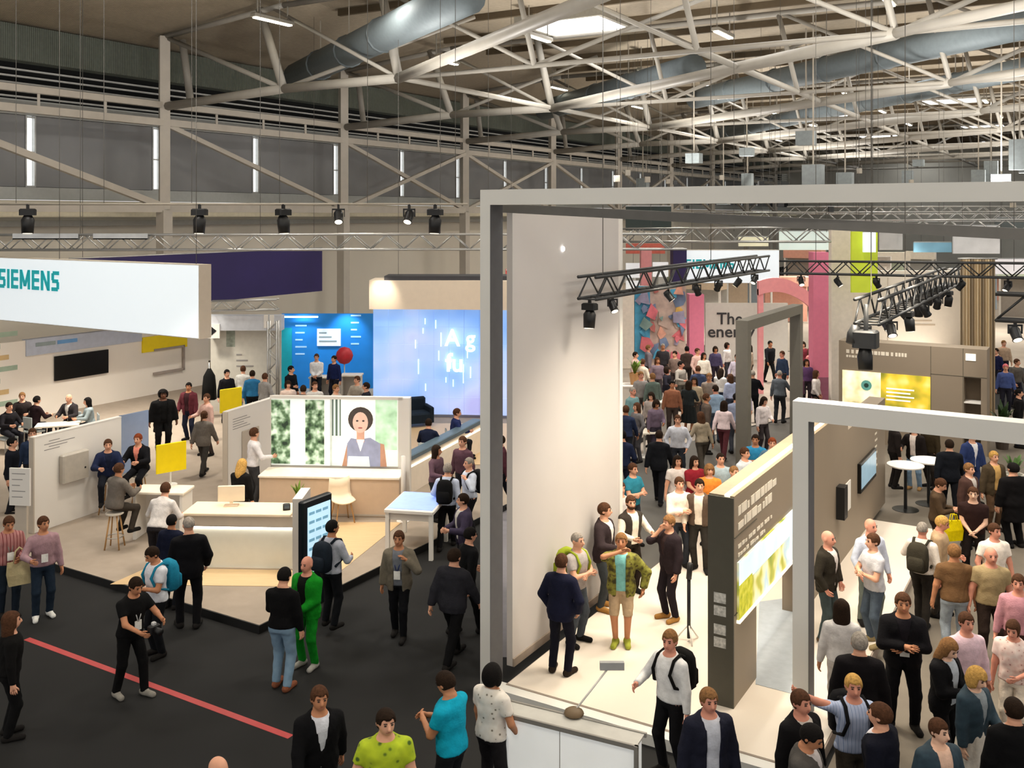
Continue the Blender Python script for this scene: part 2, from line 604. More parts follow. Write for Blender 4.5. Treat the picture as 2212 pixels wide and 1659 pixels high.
PM = {}
def body_mesh(pose):
    key = ('body', pose)
    if key in PM:
        return PM[key]
    k = skel(pose)
    hc = k['hpiv'] + k['hrot'] @ Vector((0, 0, .12))
    lo, hi = bounds(k, ['SL', 'SR', 'EL', 'ER', 'WL', 'WR', 'KL', 'KR', 'AL', 'AR'], .16)
    lo = np.minimum(lo, np.array(hc) - .16); hi = np.maximum(hi, np.array(hc) + .17)
    lo[2] = -.03
    fine = [[(hc.x - .11, hc.x + .11, .011)], [(hc.y - .14, hc.y + .13, .011)], [(hc.z - .14, hc.z + .13, .011)]]
    G, xs, ys, zs = grid(lo, hi, .025, fine)
    V, Q = surfnet(bodyfield(G, k), xs, ys, zs)
    ex = MB()
    for n in 'LR':
        d, sd, nm = handaxes(k, n)
        W = k['W' + n]
        for off, ln in ((.032, .070), (.011, .082), (-.011, .077), (-.031, .060)):
            b = W + d * .075 + sd * off
            m = b + d * (ln * .5) + nm * .010
            ex.tube([b, m, m + d * (ln * .32) + nm * (ln * .34)], [.0105, .0095, .0075], 5)
        b = W + d * .025 + sd * .026
        ex.tube([b, b + d * .035 + sd * .026 + nm * .012, b + d * .066 + sd * .030 + nm * .026], [.013, .011, .008], 5)
    hr, hp = k['hrot'], k['hpiv']
    def hl(v):
        return hp + hr @ (Vector(v) - Vector((0, .012, 1.51)))
    for s in (-1, 1):
        ex.tube([hl((.022 * s, -.088, 1.644)), hl((.041 * s, -.083, 1.644))], .0075, 6, 1)
        ex.tube([hl((.016 * s, -.095, 1.668)), hl((.046 * s, -.083, 1.666))], .0055, 5, 1)
    ex.tube([hl((-.024, -.086, 1.572)), hl((0, -.0955, 1.574)), hl((.024, -.086, 1.572))], .006, 5, 2)
    me = tomesh('person_body', V, Q, ex, 3)
    PM[key] = me
    return me

def armfield(G, k, frac, r0, r1, r2):
    f = None
    for n in 'LR':
        S, E, W = k['S' + n], k['E' + n], k['W' + n]
        if frac <= 1:
            e = S + (E - S) * frac
            g = cone(G, S, e, r0, r0 + (r1 - r0) * frac, True)
        else:
            e = E + (W - E) * min(frac - 1, .97)
            g = smin(cone(G, S, E, r0, r1), cone(G, E, e, r1, r2, True), .02)
        f = g if f is None else np.minimum(f, g)
    return f

def wrinkle(G, a=.004):
    return a * np.sin(38 * G[2] + 9 * np.sin(11 * G[0] + 7 * G[1])) * np.cos(17 * G[0] - 13 * G[1])

def garment(pose, kind):
    key = (pose, kind)
    if key in PM:
        return PM[key]
    k = skel(pose)
    step = .021
    hippts = ['HL', 'HR']
    if kind in ('tee', 'long', 'jacket', 'open', 'coat', 'vest'):
        lo, hi = bounds(k, ['SL', 'SR', 'EL', 'ER', 'WL', 'WR', 'HL', 'HR'], .17)
        hi[2] = max(hi[2], k['tor']((0, 0, 1.5)).z + .03)
        hem = {'tee': .89, 'long': .915, 'jacket': .80, 'open': .79, 'coat': .55, 'vest': .88}[kind]
        if k['dz'] < -.02:
            hem = max(hem, .86)
        lo[2] = min(lo[2], hem + k['dz'] - .05)
        G, xs, ys, zs = grid(lo, hi, step)
        off = {'tee': .024, 'long': .022, 'jacket': .036, 'open': .039, 'coat': .042, 'vest': .036}[kind]
        f, yl, zl = torso(G, k, off)
        if kind == 'coat' or hem < .84:
            pass
        f = f + wrinkle(G)
        ft = np.maximum(f, zl - (1.468 + .28 * (yl + .02)))
        if kind == 'vest':
            frac = .12
        else:
            frac = .62 if kind == 'tee' else 2.0
        o = {'tee': .014, 'long': .010, 'jacket': .020, 'open': .022, 'coat': .024, 'vest': .012}[kind]
        g = armfield(G, k, frac, .056 + o, .047 + o, .034 + o)
        f = smin(np.maximum(ft, hem - zl), g, .045)
        f = np.maximum(f, zl - (1.475 + .28 * (yl + .02)))
        if kind in ('jacket', 'open', 'coat', 'vest'):
            if kind == 'jacket':
                w = np.interp(zl, [.78, .95, 1.08, 1.45], [.05, .004, .002, .072])
            else:
                w = np.interp(zl, [.5, .95, 1.1, 1.45], [.085, .062, .060, .075])
            Rg = np.maximum(np.abs(G[0]) - w, yl + .035)
            Rg = np.maximum(Rg, -(g - .012)) if pose in ('crossed', 'clasp', 'talk2', 'phone', 'camera') else Rg
            f = np.maximum(f, -Rg)
    elif kind in ('trousers', 'shorts', 'wide'):
        lo, hi = bounds(k, ['HL', 'HR', 'KL', 'KR', 'AL', 'AR'], .17)
        G, xs, ys, zs = grid(lo, hi, step)
        f, yl, zl = torso(G, k, .010)
        f = np.maximum(np.maximum(f, zl - 1.04), .84 - zl)
        e = .03 if kind == 'wide' else 0
        for n in 'LR':
            H_, K_, A_ = k['H' + n], k['K' + n], k['A' + n]
            f = smin(f, cone(G, H_ - Vector((0, 0, .03)) if k['dz'] == 0 else H_, K_, .094, .070 + e, kind == 'shorts'), .035)
            if kind != 'shorts':
                f = smin(f, cone(G, K_, A_ + (A_ - K_).normalized() * .025, .070 + e, .056 + e * 1.4, True), .02)
        f = f + wrinkle(G, .003)
    elif kind == 'skirt':
        lo, hi = bounds(k, ['HL', 'HR', 'KL', 'KR', 'AL', 'AR'], .2)
        G, xs, ys, zs = grid(lo, hi, step)
        zl = G[2] - k['dz']
        r = np.interp(zl, [.25, .9, 1.06], [.30, .19, .155])
        f = (np.sqrt((G[0] / r) ** 2 + (G[1] / (r * .82)) ** 2) - 1) * r * .8
        f = f + .010 * np.sin(11 * np.arctan2(G[0], G[1]))
        f = np.maximum(np.maximum(f, zl - 1.05), .36 - zl)
    elif kind in ('shoeL', 'shoeR'):
        lo, hi = bounds(k, ['A' + kind[-1]], .26)
        lo[2] = k['A' + kind[-1]].z - .12
        hi[2] = lo[2] + .19
        G, xs, ys, zs = grid(lo, hi, .014)
        f = None
        for n in kind[-1]:
            an, fd = k['A' + n], k['D' + n]
            g = cone(G, an + Vector((0, 0, -.042)) - fd * .035, an + Vector((0, 0, -.050)) + fd * .165, .048, .042)
            g = smin(g, cone(G, an + Vector((0, 0, -.04)), an + Vector((0, 0, .02)), .048, .044, True), .03)
            g = np.maximum(g, (an.z - .085) - G[2])
            f = g if f is None else np.minimum(f, g)
    V, Q = surfnet(f.astype(np.float32), xs, ys, zs)
    me = tomesh(kind, V, Q)
    PM[key] = me
    return me

def hair_mesh(pose, kind):
    key = (pose, 'hair', kind)
    if key in PM:
        return PM[key]
    k = skel(pose)
    hc = k['hpiv'] + k['hrot'] @ Vector((0, .02, .08))
    lo = np.array(hc) - np.array((.2, .22, .40 if kind in ('long', 'pony') else .2)); hi = np.array(hc) + .2
    G, xs, ys, zs = grid(lo, hi, .014)
    L = headlocal(G, k)
    x, y, z = L
    off = {'short': .014, 'crop': .008, 'curly': .034, 'bob': .022, 'long': .018, 'pony': .014, 'beard': .010, 'cap': .017}[kind]
    if kind == 'beard':
        f = headfield(L, off)
        f = np.maximum(f, z - 1.597 - .25 * (y + .06))
        f = np.maximum(f, y + .005)
        f = np.maximum(f, 1.49 - z)
    else:
        f = headfield(L, off)
        face = np.maximum(y + .052 + .0 * z, z - (1.690 if kind != 'bob' else 1.675))
        f = np.maximum(f, -face)
        f = np.maximum(f, 1.545 - z - .0 * y)
        side = np.maximum(y + .005, z - 1.632) if kind in ('short', 'crop', 'cap') else None
        if side is not None:
            f = np.maximum(f, -side)
        if kind in ('crop', 'short', 'cap'):
            f = np.maximum(f, (1.57 if kind == 'short' else 1.60) - z)
        if kind == 'long':
            b = ell(L, (0, .062, 1.52), (.098, .052, .20))
            for s in (-1, 1):
                b = smin(b, ell(L, (.088 * s, .015, 1.53), (.026, .045, .15)), .02)
            f = smin(f, b, .03)
        elif kind == 'bob':
            b = None
            for s in (-1, 1):
                g = ell(L, (.084 * s, .012, 1.585), (.028, .062, .085))
                b = g if b is None else np.minimum(b, g)
            b = np.minimum(b, ell(L, (0, .075, 1.585), (.085, .045, .085)))
            f = smin(f, b, .03)
        elif kind == 'pony':
            f = smin(f, cone(L, (0, .10, 1.68), (0, .15, 1.50), .035, .018), .02)
        elif kind == 'curly':
            f = f + .006 * np.sin(60 * x) * np.sin(60 * y) * np.sin(60 * z)
    V, Q = surfnet(f.astype(np.float32), xs, ys, zs)
    me = tomesh('hair', V, Q)
    PM[key] = me
    return me

def extra_mesh(pose, kind):
    key = (pose, 'extra', kind)
    if key in PM:
        return PM[key]
    k = skel(pose)
    tor = k['tor']
    b = MB()
    if kind == 'lanyard':
        for s in (-1, 1):
            b.tube([tor((.065 * s, .03, 1.475)), tor((.07 * s, -.09, 1.40)), tor((.03 * s, -.152, 1.22)), tor((.006 * s, -.156, 1.14))], .007, 5)
    elif kind == 'badge':
        c = tor((0, -.160, 1.085))
        b.box(c.x - .05, c.x + .05, c.y - .006, c.y + .006, c.z - .068, c.z + .068)
    elif kind == 'bag_body':
        lo, hi = (-.17, .12, .98), (.17, .34, 1.46)
        loops = []
        for z, i in ((.98, .05), (1.02, .01), (1.2, 0), (1.36, .012), (1.43, .045), (1.46, .10)):
            loop = []
            for j in range(16):
                a = 2 * math.pi * j / 16
                ca, sa = math.cos(a), math.sin(a)
                loop.append(tor((math.copysign(abs(ca) ** .55, ca) * (.165 - i), .225 + math.copysign(abs(sa) ** .55, sa) * (.105 - i * .7), z)))
            loops.append(loop)
        b.loft(loops)
    elif kind == 'bag_pocket':
        loops = []
        for z, i in ((1.01, .02), (1.04, 0), (1.2, 0), (1.24, .03)):
            loops.append([tor((x * (.125 - i), y, z)) for x, y in ((-1, .315), (1, .315), (1, .352 - i * .6), (.8, .368 - i), (-.8, .368 - i), (-1, .352 - i * .6))])
        b.loft(loops)
    elif kind in ('strapL', 'strapR'):
        s = 1 if kind[-1] == 'L' else -1
        b.tube([tor((.10 * s, .14, 1.42)), tor((.115 * s, .05, 1.478)), tor((.12 * s, -.07, 1.44)), tor((.125 * s, -.152, 1.30)), tor((.155 * s, -.10, 1.14)), tor((.165 * s, .10, 1.05))], .021, 6)
    me = b.mesh(kind, [None], kind not in ('badge',))
    PM[key] = me
    return me

def setmats(o, ms):
    for i, m in enumerate(ms):
        o.material_slots[i].link = 'OBJECT'
        o.material_slots[i].material = m

SKIN = {'fair': '#d9a184', 'pink': '#d08f78', 'tan': '#b97f5c', 'dark': '#6d4631', 'pale': '#e2b69c'}
EYE = mat('eye_dark', '#2a1c16', .4)
LIP = mat('lip', '#a5594c', .5)
HAIRC = {'black': '#120f0e', 'dark': '#24180f', 'brown': '#4a3020', 'light': '#7d5a38', 'blond': '#b8904f', 'grey': '#8d857c', 'white': '#c9c2b8', 'red': '#7a3a1e'}
def floor_z(p):
    q = Matrix.Rotation(-ROT, 3, 'Z') @ (p - Vector((corner.x, corner.y, 0)))
    if -24 < q.x < 0 and 0 < q.y < 20:
        return .146
    q = Matrix.Rotation(-ROT, 3, 'Z') @ (p - Vector((sc_.x, sc_.y, 0)))
    if -.05 < q.x < sw and 0 < q.y < su:
        return SZ
    return 0.0
NP = [0]
def person(px, hy, label, pose='stand', face=0, top='tee:#777777', bottom='trousers:#22242a', hair='short:dark', jacket=None,
           z0=None, h=None, skin='fair', shoes='#1c1a19', lanyard=None, badge=False, beard=None, wide=1.0, foot=False, group=None, pack=None, hatm=None):
    k = skel(pose)
    NP[0] += 1
    if h is None:
        h = (1.77 if not hair.startswith(('long', 'bob', 'pony')) else 1.68)
    s = h / 1.755
    tall = (1.755 + k['dz']) * s
    if POSES[pose].get('lean', 0) > 15:
        tall -= .10
    if z0 is None:
        d = F * (CAMH - tall) / (hy - HY)
        z0 = floor_z(Vector(((px - CX) / F * d, d, 0)))
    if foot:
        P = gz(px, hy, z0)
    else:
        d = F * (CAMH - z0 - tall) / (hy - HY)
        P = Vector(((px - CX) / F * d, d, z0))
    rz = math.radians(face)
    if not foot:                                    # the head, not the feet, stands in that column
        hc = Matrix.Rotation(rz, 3, 'Z') @ (k['hpiv'] * s)
        P.x -= hc.x
    o = link('person', body_mesh(pose))
    o.location = P
    o.rotation_euler = (0, 0, rz)
    o.scale = (s * wide * 1.05, s * wide * 1.05, s)
    tag(o, label, 'person', group)
    sk = SKIN[skin]
    setmats(o, [mat('skin_' + skin, sk, .55, var=.05, scale=8, spec=.35), EYE, LIP])
    def kid(name, me, m):
        c = link(name, me, o)
        setmats(c, [m])
        return c
    def mm(c):
        return MATS[c] if c in MATS else cloth(c)
    tk, tc = top.split(':')
    names = {'tee': 'shirt', 'long': 'shirt', 'jacket': 'jacket', 'open': 'jacket', 'coat': 'coat', 'vest': 'vest',
             'trousers': 'trousers', 'shorts': 'shorts', 'wide': 'trousers', 'skirt': 'skirt'}
    kid(names[tk], garment(pose, tk), mm(tc))
    bk, bc = bottom.split(':')
    kid(names[bk], garment(pose, bk), mm(bc))
    kid('shoe', garment(pose, 'shoeL'), mm(shoes))
    kid('shoe', garment(pose, 'shoeR'), mm(shoes))
    if jacket:
        jk, jc = jacket.split(':')
        kid(names[jk], garment(pose, jk), mm(jc))
    if hair != 'none':
        hk, hcl = hair.split(':')
        kid('cap' if hk == 'cap' else 'hair', hair_mesh(pose, hk), mat('hair_' + hcl, HAIRC.get(hcl, hcl), .8, var=.3, scale=40, bump=.4, bscale=90, spec=.12))
    if beard:
        kid('beard', hair_mesh(pose, 'beard'), mat('hair_' + beard, HAIRC[beard], .75, var=.3, scale=40, bump=.4, bscale=90))
    if lanyard:
        kid('lanyard', extra_mesh(pose, 'lanyard'), mm(lanyard))
    if badge:
        kid('badge', extra_mesh(pose, 'badge'), mm('#e4e4e0'))
    if pack:
        bg = link('backpack', extra_mesh(pose, 'bag_body'))
        bg.location, bg.rotation_euler, bg.scale = o.location, o.rotation_euler, o.scale
        tag(bg, pack[1], 'backpack')
        setmats(bg, [mm(pack[0])])
        for nm, kd in (('pocket', 'bag_pocket'), ('strap', 'strapL'), ('strap', 'strapR')):
            c = link(nm, extra_mesh(pose, kd), bg)
            setmats(c, [mm(pack[2] if len(pack) > 2 else pack[0])])
    return o

# ------------------------------------------------------------------ the hall
STEEL = mat('steel_white', '#c6beb2', .5, var=.05, scale=2)
STEELR = mat('steel_roof', '#98938a', .5, var=.05, scale=2)
STEELD = mat('steel_beige', '#a59d90', .55, var=.06, scale=2)
ALU = mat('aluminium', '#b4b4b2', .35, .7, var=.08)
BLACK = mat('black_metal', '#151516', .45, var=.1)
DARKRIG = mat('dark_rig', '#3c3d3e', .45, .4, var=.1)
WHITE = mat('white_panel', '#e6e2dc', .5, var=.02, scale=1)
OFFW = mat('offwhite', '#d6d0c8', .6, var=.03, scale=1)
FRAMEM = mat('frame_grey', '#d8d7d2', .55, var=.02, scale=.8)

# floor: one dark carpeted slab with a pale carpet field on the right
fl = MB().box(-90, 120, -12, 170, -.3, 0).build('floor', pattern('floor_carpet', ['#070707', '#0b0b0b', '#11110f'], 'noise', 1.3, rough=.95))
struct(fl, 'dark grey carpeted hall floor')

Z0 = 42.0
P0 = gd(355, HY, Z0); P0.z = 0                               # foot of the first wall post
DT = 11.65                                                   # post spacing along the wall
wall_root = Vector(P0) - R * 2.1

def wall_mat_corr(key, col, sc_, strength=.6):
    m = mat(key, col, .6, var=.08)
    nt = m.node_tree
    b = nt.nodes['Principled BSDF']
    tc = nt.nodes.new('ShaderNodeTexCoord')
    wv = nt.nodes.new('ShaderNodeTexWave')
    wv.bands_direction = 'Y'
    wv.inputs['Scale'].default_value = sc_
    nt.links.new(tc.outputs['Object'], wv.inputs['Vector'])
    bp = nt.nodes.new('ShaderNodeBump')
    bp.inputs['Strength'].default_value = strength
    bp.inputs['Distance'].default_value = .12
    nt.links.new(wv.outputs['Fac'], bp.inputs['Height'])
    nt.links.new(bp.outputs['Normal'], b.inputs['Normal'])
    return m

w = MB()
w.box(-.4, 0, -30, 112, 0, 7.6)                               # cream lower wall
w.box(-.4, .12, -30, 112, 7.62, 8.12, 1)                      # pale grey band under the dark panels
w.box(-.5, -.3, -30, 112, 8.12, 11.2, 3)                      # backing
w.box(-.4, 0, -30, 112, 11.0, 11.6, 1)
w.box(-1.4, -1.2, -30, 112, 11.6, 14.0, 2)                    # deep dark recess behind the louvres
w.box(-.4, .3, -30, 112, 13.1, 14.5, 4)
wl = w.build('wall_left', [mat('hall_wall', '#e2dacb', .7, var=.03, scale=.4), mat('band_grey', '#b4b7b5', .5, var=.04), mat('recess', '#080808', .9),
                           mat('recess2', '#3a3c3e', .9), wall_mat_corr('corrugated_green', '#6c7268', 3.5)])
wl.location = wall_root
wl.rotation_euler = (0, 0, ROT)
struct(wl, 'long hall side wall with dark clerestory panels')
PANEL = mat('dark_panel', '#8e8f91', .5, .1, var=.07, scale=.6)
pm = MB().box(-.3, -.02, .22, 5.86, 8.14, 10.98).mesh('panel', PANEL)
pane = mat('daylight_pane', '#f2f6f6', .3, emit=1.25, var=.02)
wm = MB()
wm.box(-.2, -.14, -.14, .14, 8.14, 10.98)
wf = MB()
for q in (-.22, .16):
    wf.box(-.22, .02, q, q + .06, 8.13, 10.99)
for z in (8.13, 9.5, 10.9):
    wf.box(-.2, -.0, -.16, .16, z, z + .06)
pane_me, frame_me = wm.mesh('window_pane', pane), wf.mesh('window_frame', ALU)
W0T = tpx(wall_root, U, 66)
for i in range(-3, 17):
    t = W0T + i * 6.08
    p = link('panel', pm, wl); p.location = (0, t, 0)
    wn = link('window_%d' % (i + 4), pane_me)
    wn.location = wall_root + U * t
    wn.rotation_euler = (0, 0, ROT)
    struct(wn, 'tall narrow daylight slit between dark wall panels')
    link('window_frame', frame_me, wn)
slat = MB().box(-.5, -.35, -30, 112, 0, .07).mesh('slat', mat('louvre', '#c9c9c6', .5, .1))
for i in range(5):
    s_ = link('slat', slat, wl); s_.location = (0, 0, 11.72 + i * .27)
# ledge under the band, warm glow put into its colour; cable duct below
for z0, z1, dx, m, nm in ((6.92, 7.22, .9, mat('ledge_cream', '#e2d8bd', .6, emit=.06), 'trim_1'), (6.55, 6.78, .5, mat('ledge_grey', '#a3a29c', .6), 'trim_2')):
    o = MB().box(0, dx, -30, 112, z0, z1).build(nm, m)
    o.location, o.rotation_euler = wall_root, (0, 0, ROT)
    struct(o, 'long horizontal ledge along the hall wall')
# far end wall
o = MB().box(-2, 120, 0, .5, 0, 15.9).build('wall_back', mat('far_wall', '#cfccc0', .8, var=.1, scale=.3))
o.location = wall_root + U * 108
o.rotation_euler = (0, 0, ROT)
struct(o, 'distant end wall of the hall')

# roof deck with ribbed underside, ribs as real strips
DECK = 15.75
deckm = wall_mat_corr('roof_deck', '#aa9d89', 4.5, .5)
o = MB().box(9.0, 90, -60, 112, DECK, DECK + .3).loft([[(-.5, -60, 14.5), (9.05, -60, DECK), (9.05, -60, DECK + .3), (-.5, -60, 14.8)], [(-.5, 112, 14.5), (9.05, 112, DECK), (9.05, 112, DECK + .3), (-.5, 112, 14.8)]]).build('ceiling', deckm)
o.location, o.rotation_euler = wall_root, (0, 0, ROT)
struct(o, 'beige corrugated roof deck')
ceil = o
rib = MB().box(9, 90, -.09, .09, DECK - .28, DECK).mesh('purlin', mat('purlin', '#5a4d3a', .7))
for i in range(34):
    c = link('purlin', rib, ceil); c.location = (0, -20 + i * 3.9, 0)

def wl_pt(s, t, z):
    return P0 + R * s + U * t + Vector((0, 0, z))

# skylights
SKY = mat('skylight_glow', '#ffffff', .3, emit=4.0, var=.0)
CURB = mat('skylight_curb', '#9b978c', .6)
sp = gz(1250, 46, DECK - .1)
s0, t0 = (sp - P0).dot(R), (sp - P0).dot(U)
n = 0
for i in range(-1, 5):
    for j in (0, 1, 2, 3):
        s, t = s0 + j * 10.5, t0 + i * 23.3 + (j % 2) * 15.5
        n += 1
        k = MB()
        k.box(-1.9, 1.9, -1.9, 1.9, DECK - .36, DECK - .30, 0)
        g = k.build('window_%d' % (n + 30), SKY)
        g.location, g.rotation_euler = P0 + R * s + U * t, (0, 0, ROT)
        struct(g, 'square skylight in the roof deck')
        f_ = MB()
        for a in (-1, 1):
            f_.box(a * 2.0 - .1, a * 2.0 + .1, -2.1, 2.1, DECK - .40, DECK)
            f_.box(-1.9, 1.9, a * 2.0 - .1, a * 2.0 + .1, DECK - .40, DECK)
        f_.build('window_frame', CURB, g)

# linear ceiling lamps with their own light, and added uplights
LAMP = mat('lamp_tube', '#fff6dd', .3, emit=6.0, var=0)
LAMPH = mat('lamp_housing', '#8f8a80', .5)
tube_me = MB().box(-.10, .10, -.95, .95, -.05, 0).mesh('tube', LAMP)
hous_me = MB().bbox(-.16, .16, -1.05, 1.05, 0, .16, .04).mesh('housing', LAMPH)
rod_me = MB().box(-.02, .02, -.02, .02, .16, 1.25).mesh('rod', LAMPH)
lp = gz(1163, 85, DECK - 1.3)
ls, lt = (lp - P0).dot(R), (lp - P0).dot(U)
for i in range(-3, 6):
    for j in range(-1, 6):
        s, t = ls + j * 7.0, lt + i * 11.65 + (j % 2) * 3.2
        L = thing('ceiling_lamp', 'linear lamp hanging in a row under the hall roof', 'lamp', P0 + R * s + U * t + Vector((0, 0, DECK - 1.25)), ROT, 'linear lamps under the hall roof')
        link('tube', tube_me, L); link('housing', hous_me, L)
        for q in (-.8, .8):
            r_ = link('rod', rod_me, L); r_.location = (0, q, 0)
        if j in (0, 2, 4) and -3 <= i <= 4:
            area(P0 + R * s + U * t + Vector((0, 0, DECK - 1.35)), 380, .3, 1.9, (1, .95, .86), ROT)
            u_ = area(P0 + R * (s + 2.2) + U * t + Vector((0, 0, 8.2)), 660, .5, 1.9, (1, .96, .9), ROT)  # added upward light with no fixture, brightens the roof deck
            u_.rotation_euler = (math.pi, 0, ROT)

# wall truss: posts, chords, bracing
wt = thing('wall_truss', 'pale steel lattice truss standing along the hall wall', 'truss', P0, ROT)
def member(name, m, p, q, w, parent, root, h=None):
    return MB().bar(tolocal(p, root, ROT), tolocal(q, root, ROT), w, h).build(name, m, parent)
for k in range(-2, 9):
    member('post', STEEL, wl_pt(0, k * DT, 0 if k < -1 else 7.25), wl_pt(0, k * DT, 14.72), .42, wt, P0)
for z, wd in ((7.3, .34), (11.0, .30), (11.75, .26)):
    member('chord', STEEL, wl_pt(0, -2 * DT, z), wl_pt(0, 8 * DT, z), wd, wt, P0)
for k in range(-2, 8):
    member('brace', STEEL, wl_pt(0, k * DT, 10.95), wl_pt(0, (k + 1) * DT, 7.35), .26 if k < 0 else .2, wt, P0)
    if k in (1, 2, 4, 5, 7):
        member('brace', STEEL, wl_pt(.1, k * DT, 7.35), wl_pt(.1, (k + 1) * DT, 10.95), .2, wt, P0)
for k in range(-2, 8):
    for q in range(1, 4):
        member('tie', STEEL, wl_pt(0, (k + q / 4) * DT, 11.0), wl_pt(0, (k + q / 4) * DT, 11.75), .1, wt, P0)
# posts of the wall truss reach the floor through columns hidden behind the booths
colm = MB().box(-.24, .24, -.24, .24, 0, 7.2).mesh('column', STEEL)
for k in range(-1, 9):
    c = link('column', colm, wt); c.location = (0, k * DT, 0)

# cross trusses of the roof
NB = [0.3] + [7.0 + 5.7 * i for i in range(13)]
for k in range(0, 8):
    root = wl_pt(0, k * DT, 12.0)
    ct = thing('roof_truss', 'pale tubular roof truss crossing the hall from the side wall', 'truss', root, ROT, 'tubular trusses carrying the hall roof')
    def tub(name, p, q, r, m=STEELR, n=8):
        return MB().tube([p, q], r, n).build(name, m, ct, True)
    tub('bottom_chord', (.2, 0, -.3), (NB[1], 0, 0), .19)
    tub('bottom_chord', (NB[1], 0, 0), (NB[2], 0, 0), .18)
    tub('bottom_chord', (NB[2], 0, 0), (NB[-1], 0, 0), .085)
    tub('top_chord', (0, 0, 2.7), (NB[1], 0, 3.3), .12)
    tub('top_chord', (NB[1], 0, 3.3), (NB[-1], 0, 3.3), .12)
    for i in range(1, len(NB)):
        sN = NB[i]
        tub('strut', (sN, 0, 0), (sN - (1.3 if i == 1 else .8), 0, 3.3), .17 if i < 3 else .10)
        if i < len(NB) - 1:
            tub('diagonal', (sN - .7, 0, 3.3), (NB[i + 1], 0, 0), .075)
    tub('diagonal', (.3, 0, 2.6), (NB[1], 0, 0), .10)
    tub('hanger', (.55, .5, 2.6), (.75, .8, -.2), .16)
# lengthwise and slanting tubes between the trusses
br = thing('roof_bracing', 'pale tubes bracing the roof trusses lengthwise and slantwise', 'bracing', wl_pt(0, 0, 12.0), ROT)
for i in (2, 4, 6, 8, 11):
    MB().tube([(NB[i], 0, .02), (NB[i], 7 * DT, .02)], .11, 6).build('tube', STEELR, br, True)
for k in range(0, 7):
    for i, j in ((2, 5), (5, 8), (8, 11)):
        MB().tube([(NB[i], k * DT, 0), (NB[j], (k - 1) * DT, 0)], .2 if i == 2 else .15, 8).build('tube', STEELR, br, True)
    for i in (1, 3, 5, 7, 9):
        MB().tube([(NB[i], k * DT, 0), (NB[i + 1] - .5, (k + .5) * DT, 3.3)], .09, 6).build('tube', STEELR, br, True)
# air ducts under the deck
DUCT = mat('duct_metal', '#646d71', .6, .1, var=.06)
for i, (a, b, z, r, lab) in enumerate((((640, 165), (1010, -12), 13.6, .62, 'fat grey air duct under the roof near the wall louvres'),
                                  ((1175, 238), (1500, 146), 13.6, .62, 'fat grey air duct running below the large skylight'),
                                  ((1500, 214), (2260, 40), 13.6, .55, 'grey air duct passing in front of the paired skylights'),
                                  ((1500, 300), (2250, 140), 13.6, .5, 'grey air duct deep under the roof above the white portal'))):
    p, q = gz(a[0], a[1], z), gz(b[0], b[1], z)
    D = thing('air_duct', lab, 'duct', p, 0)
    d = q - p
    MB().tube([(0, 0, 0), d], r, 14).build('duct_run', DUCT, D, True)
    for f in range(1, int(d.length / 4)):
        c = d * (f * 4 / d.length)
        MB().tube([c - d.normalized() * .05, c + d.normalized() * .05], r + .05, 14).build('flange', DUCT, D, True)
        MB().box(c.x - .02, c.x + .02, c.y - .02, c.y + .02, r, DECK - z).build('hanger_rod', STEELD, D)
# hanging cables and pipe drops that fill the roof space
random.seed(4)
CABM = mat('cable_grey', '#4b4843', .6)
cable_me = MB().tube([(0, 0, 0), (0, 0, 1)], .008, 5).mesh('cable', CABM)
CAB = []

def box_truss(name, label, p, q, w, h, m, group=None, parent=None, r=.028, cat='truss'):
    """four-chord lighting truss from p to q (p, q = middle of its lower face)"""
    p, q = Vector(p), Vector(q)
    d = q - p
    rz = math.atan2(-d.x, d.y)
    L = math.hypot(d.x, d.y)
    T = thing(name, label, cat, p, rz, group)
    n = max(2, round(L / (h * 1.1)))
    for x in (-w / 2, w / 2):
        for z in (0, h):
            MB().tube([(x, 0, z), (x, L, z + d.z)], r, 6).build('chord', m, T, True)
    for x in (-w / 2, w / 2):
        for i in range(n):
            a, b = L * i / n, L * (i + 1) / n
            za, zb = d.z * i / n, d.z * (i + 1) / n
            lo = i % 2 == 0
            MB().tube([(x, a, (0 if lo else h) + za), (x, b, (h if lo else 0) + zb)], r * .55, 5).build('lacing', m, T, True)
    for i in range(n + 1):
        a = L * i / n
        MB().tube([(-w / 2, a, d.z * i / n), (w / 2, a, d.z * i / n)], r * .55, 5).build('lacing', m, T, True)
    return T

def roof_z(p):
    s = (Vector((p[0], p[1], 0)) - wall_root).dot(R)
    return min(DECK, 14.5 + (s + .5) / 9.55 * (DECK - 14.5))

def hang_wire(T, pts, top=None):
    for x, y, z in pts:
        c = link('cable', cable_me, T)
        c.location = (x, y, z)
        w_ = Vector(T.location) + Matrix.Rotation(T.rotation_euler.z, 3, 'Z') @ Vector((x, y, 0))
        c.scale = (1, 1, roof_z(w_) - .02 - (T.location.z + z))

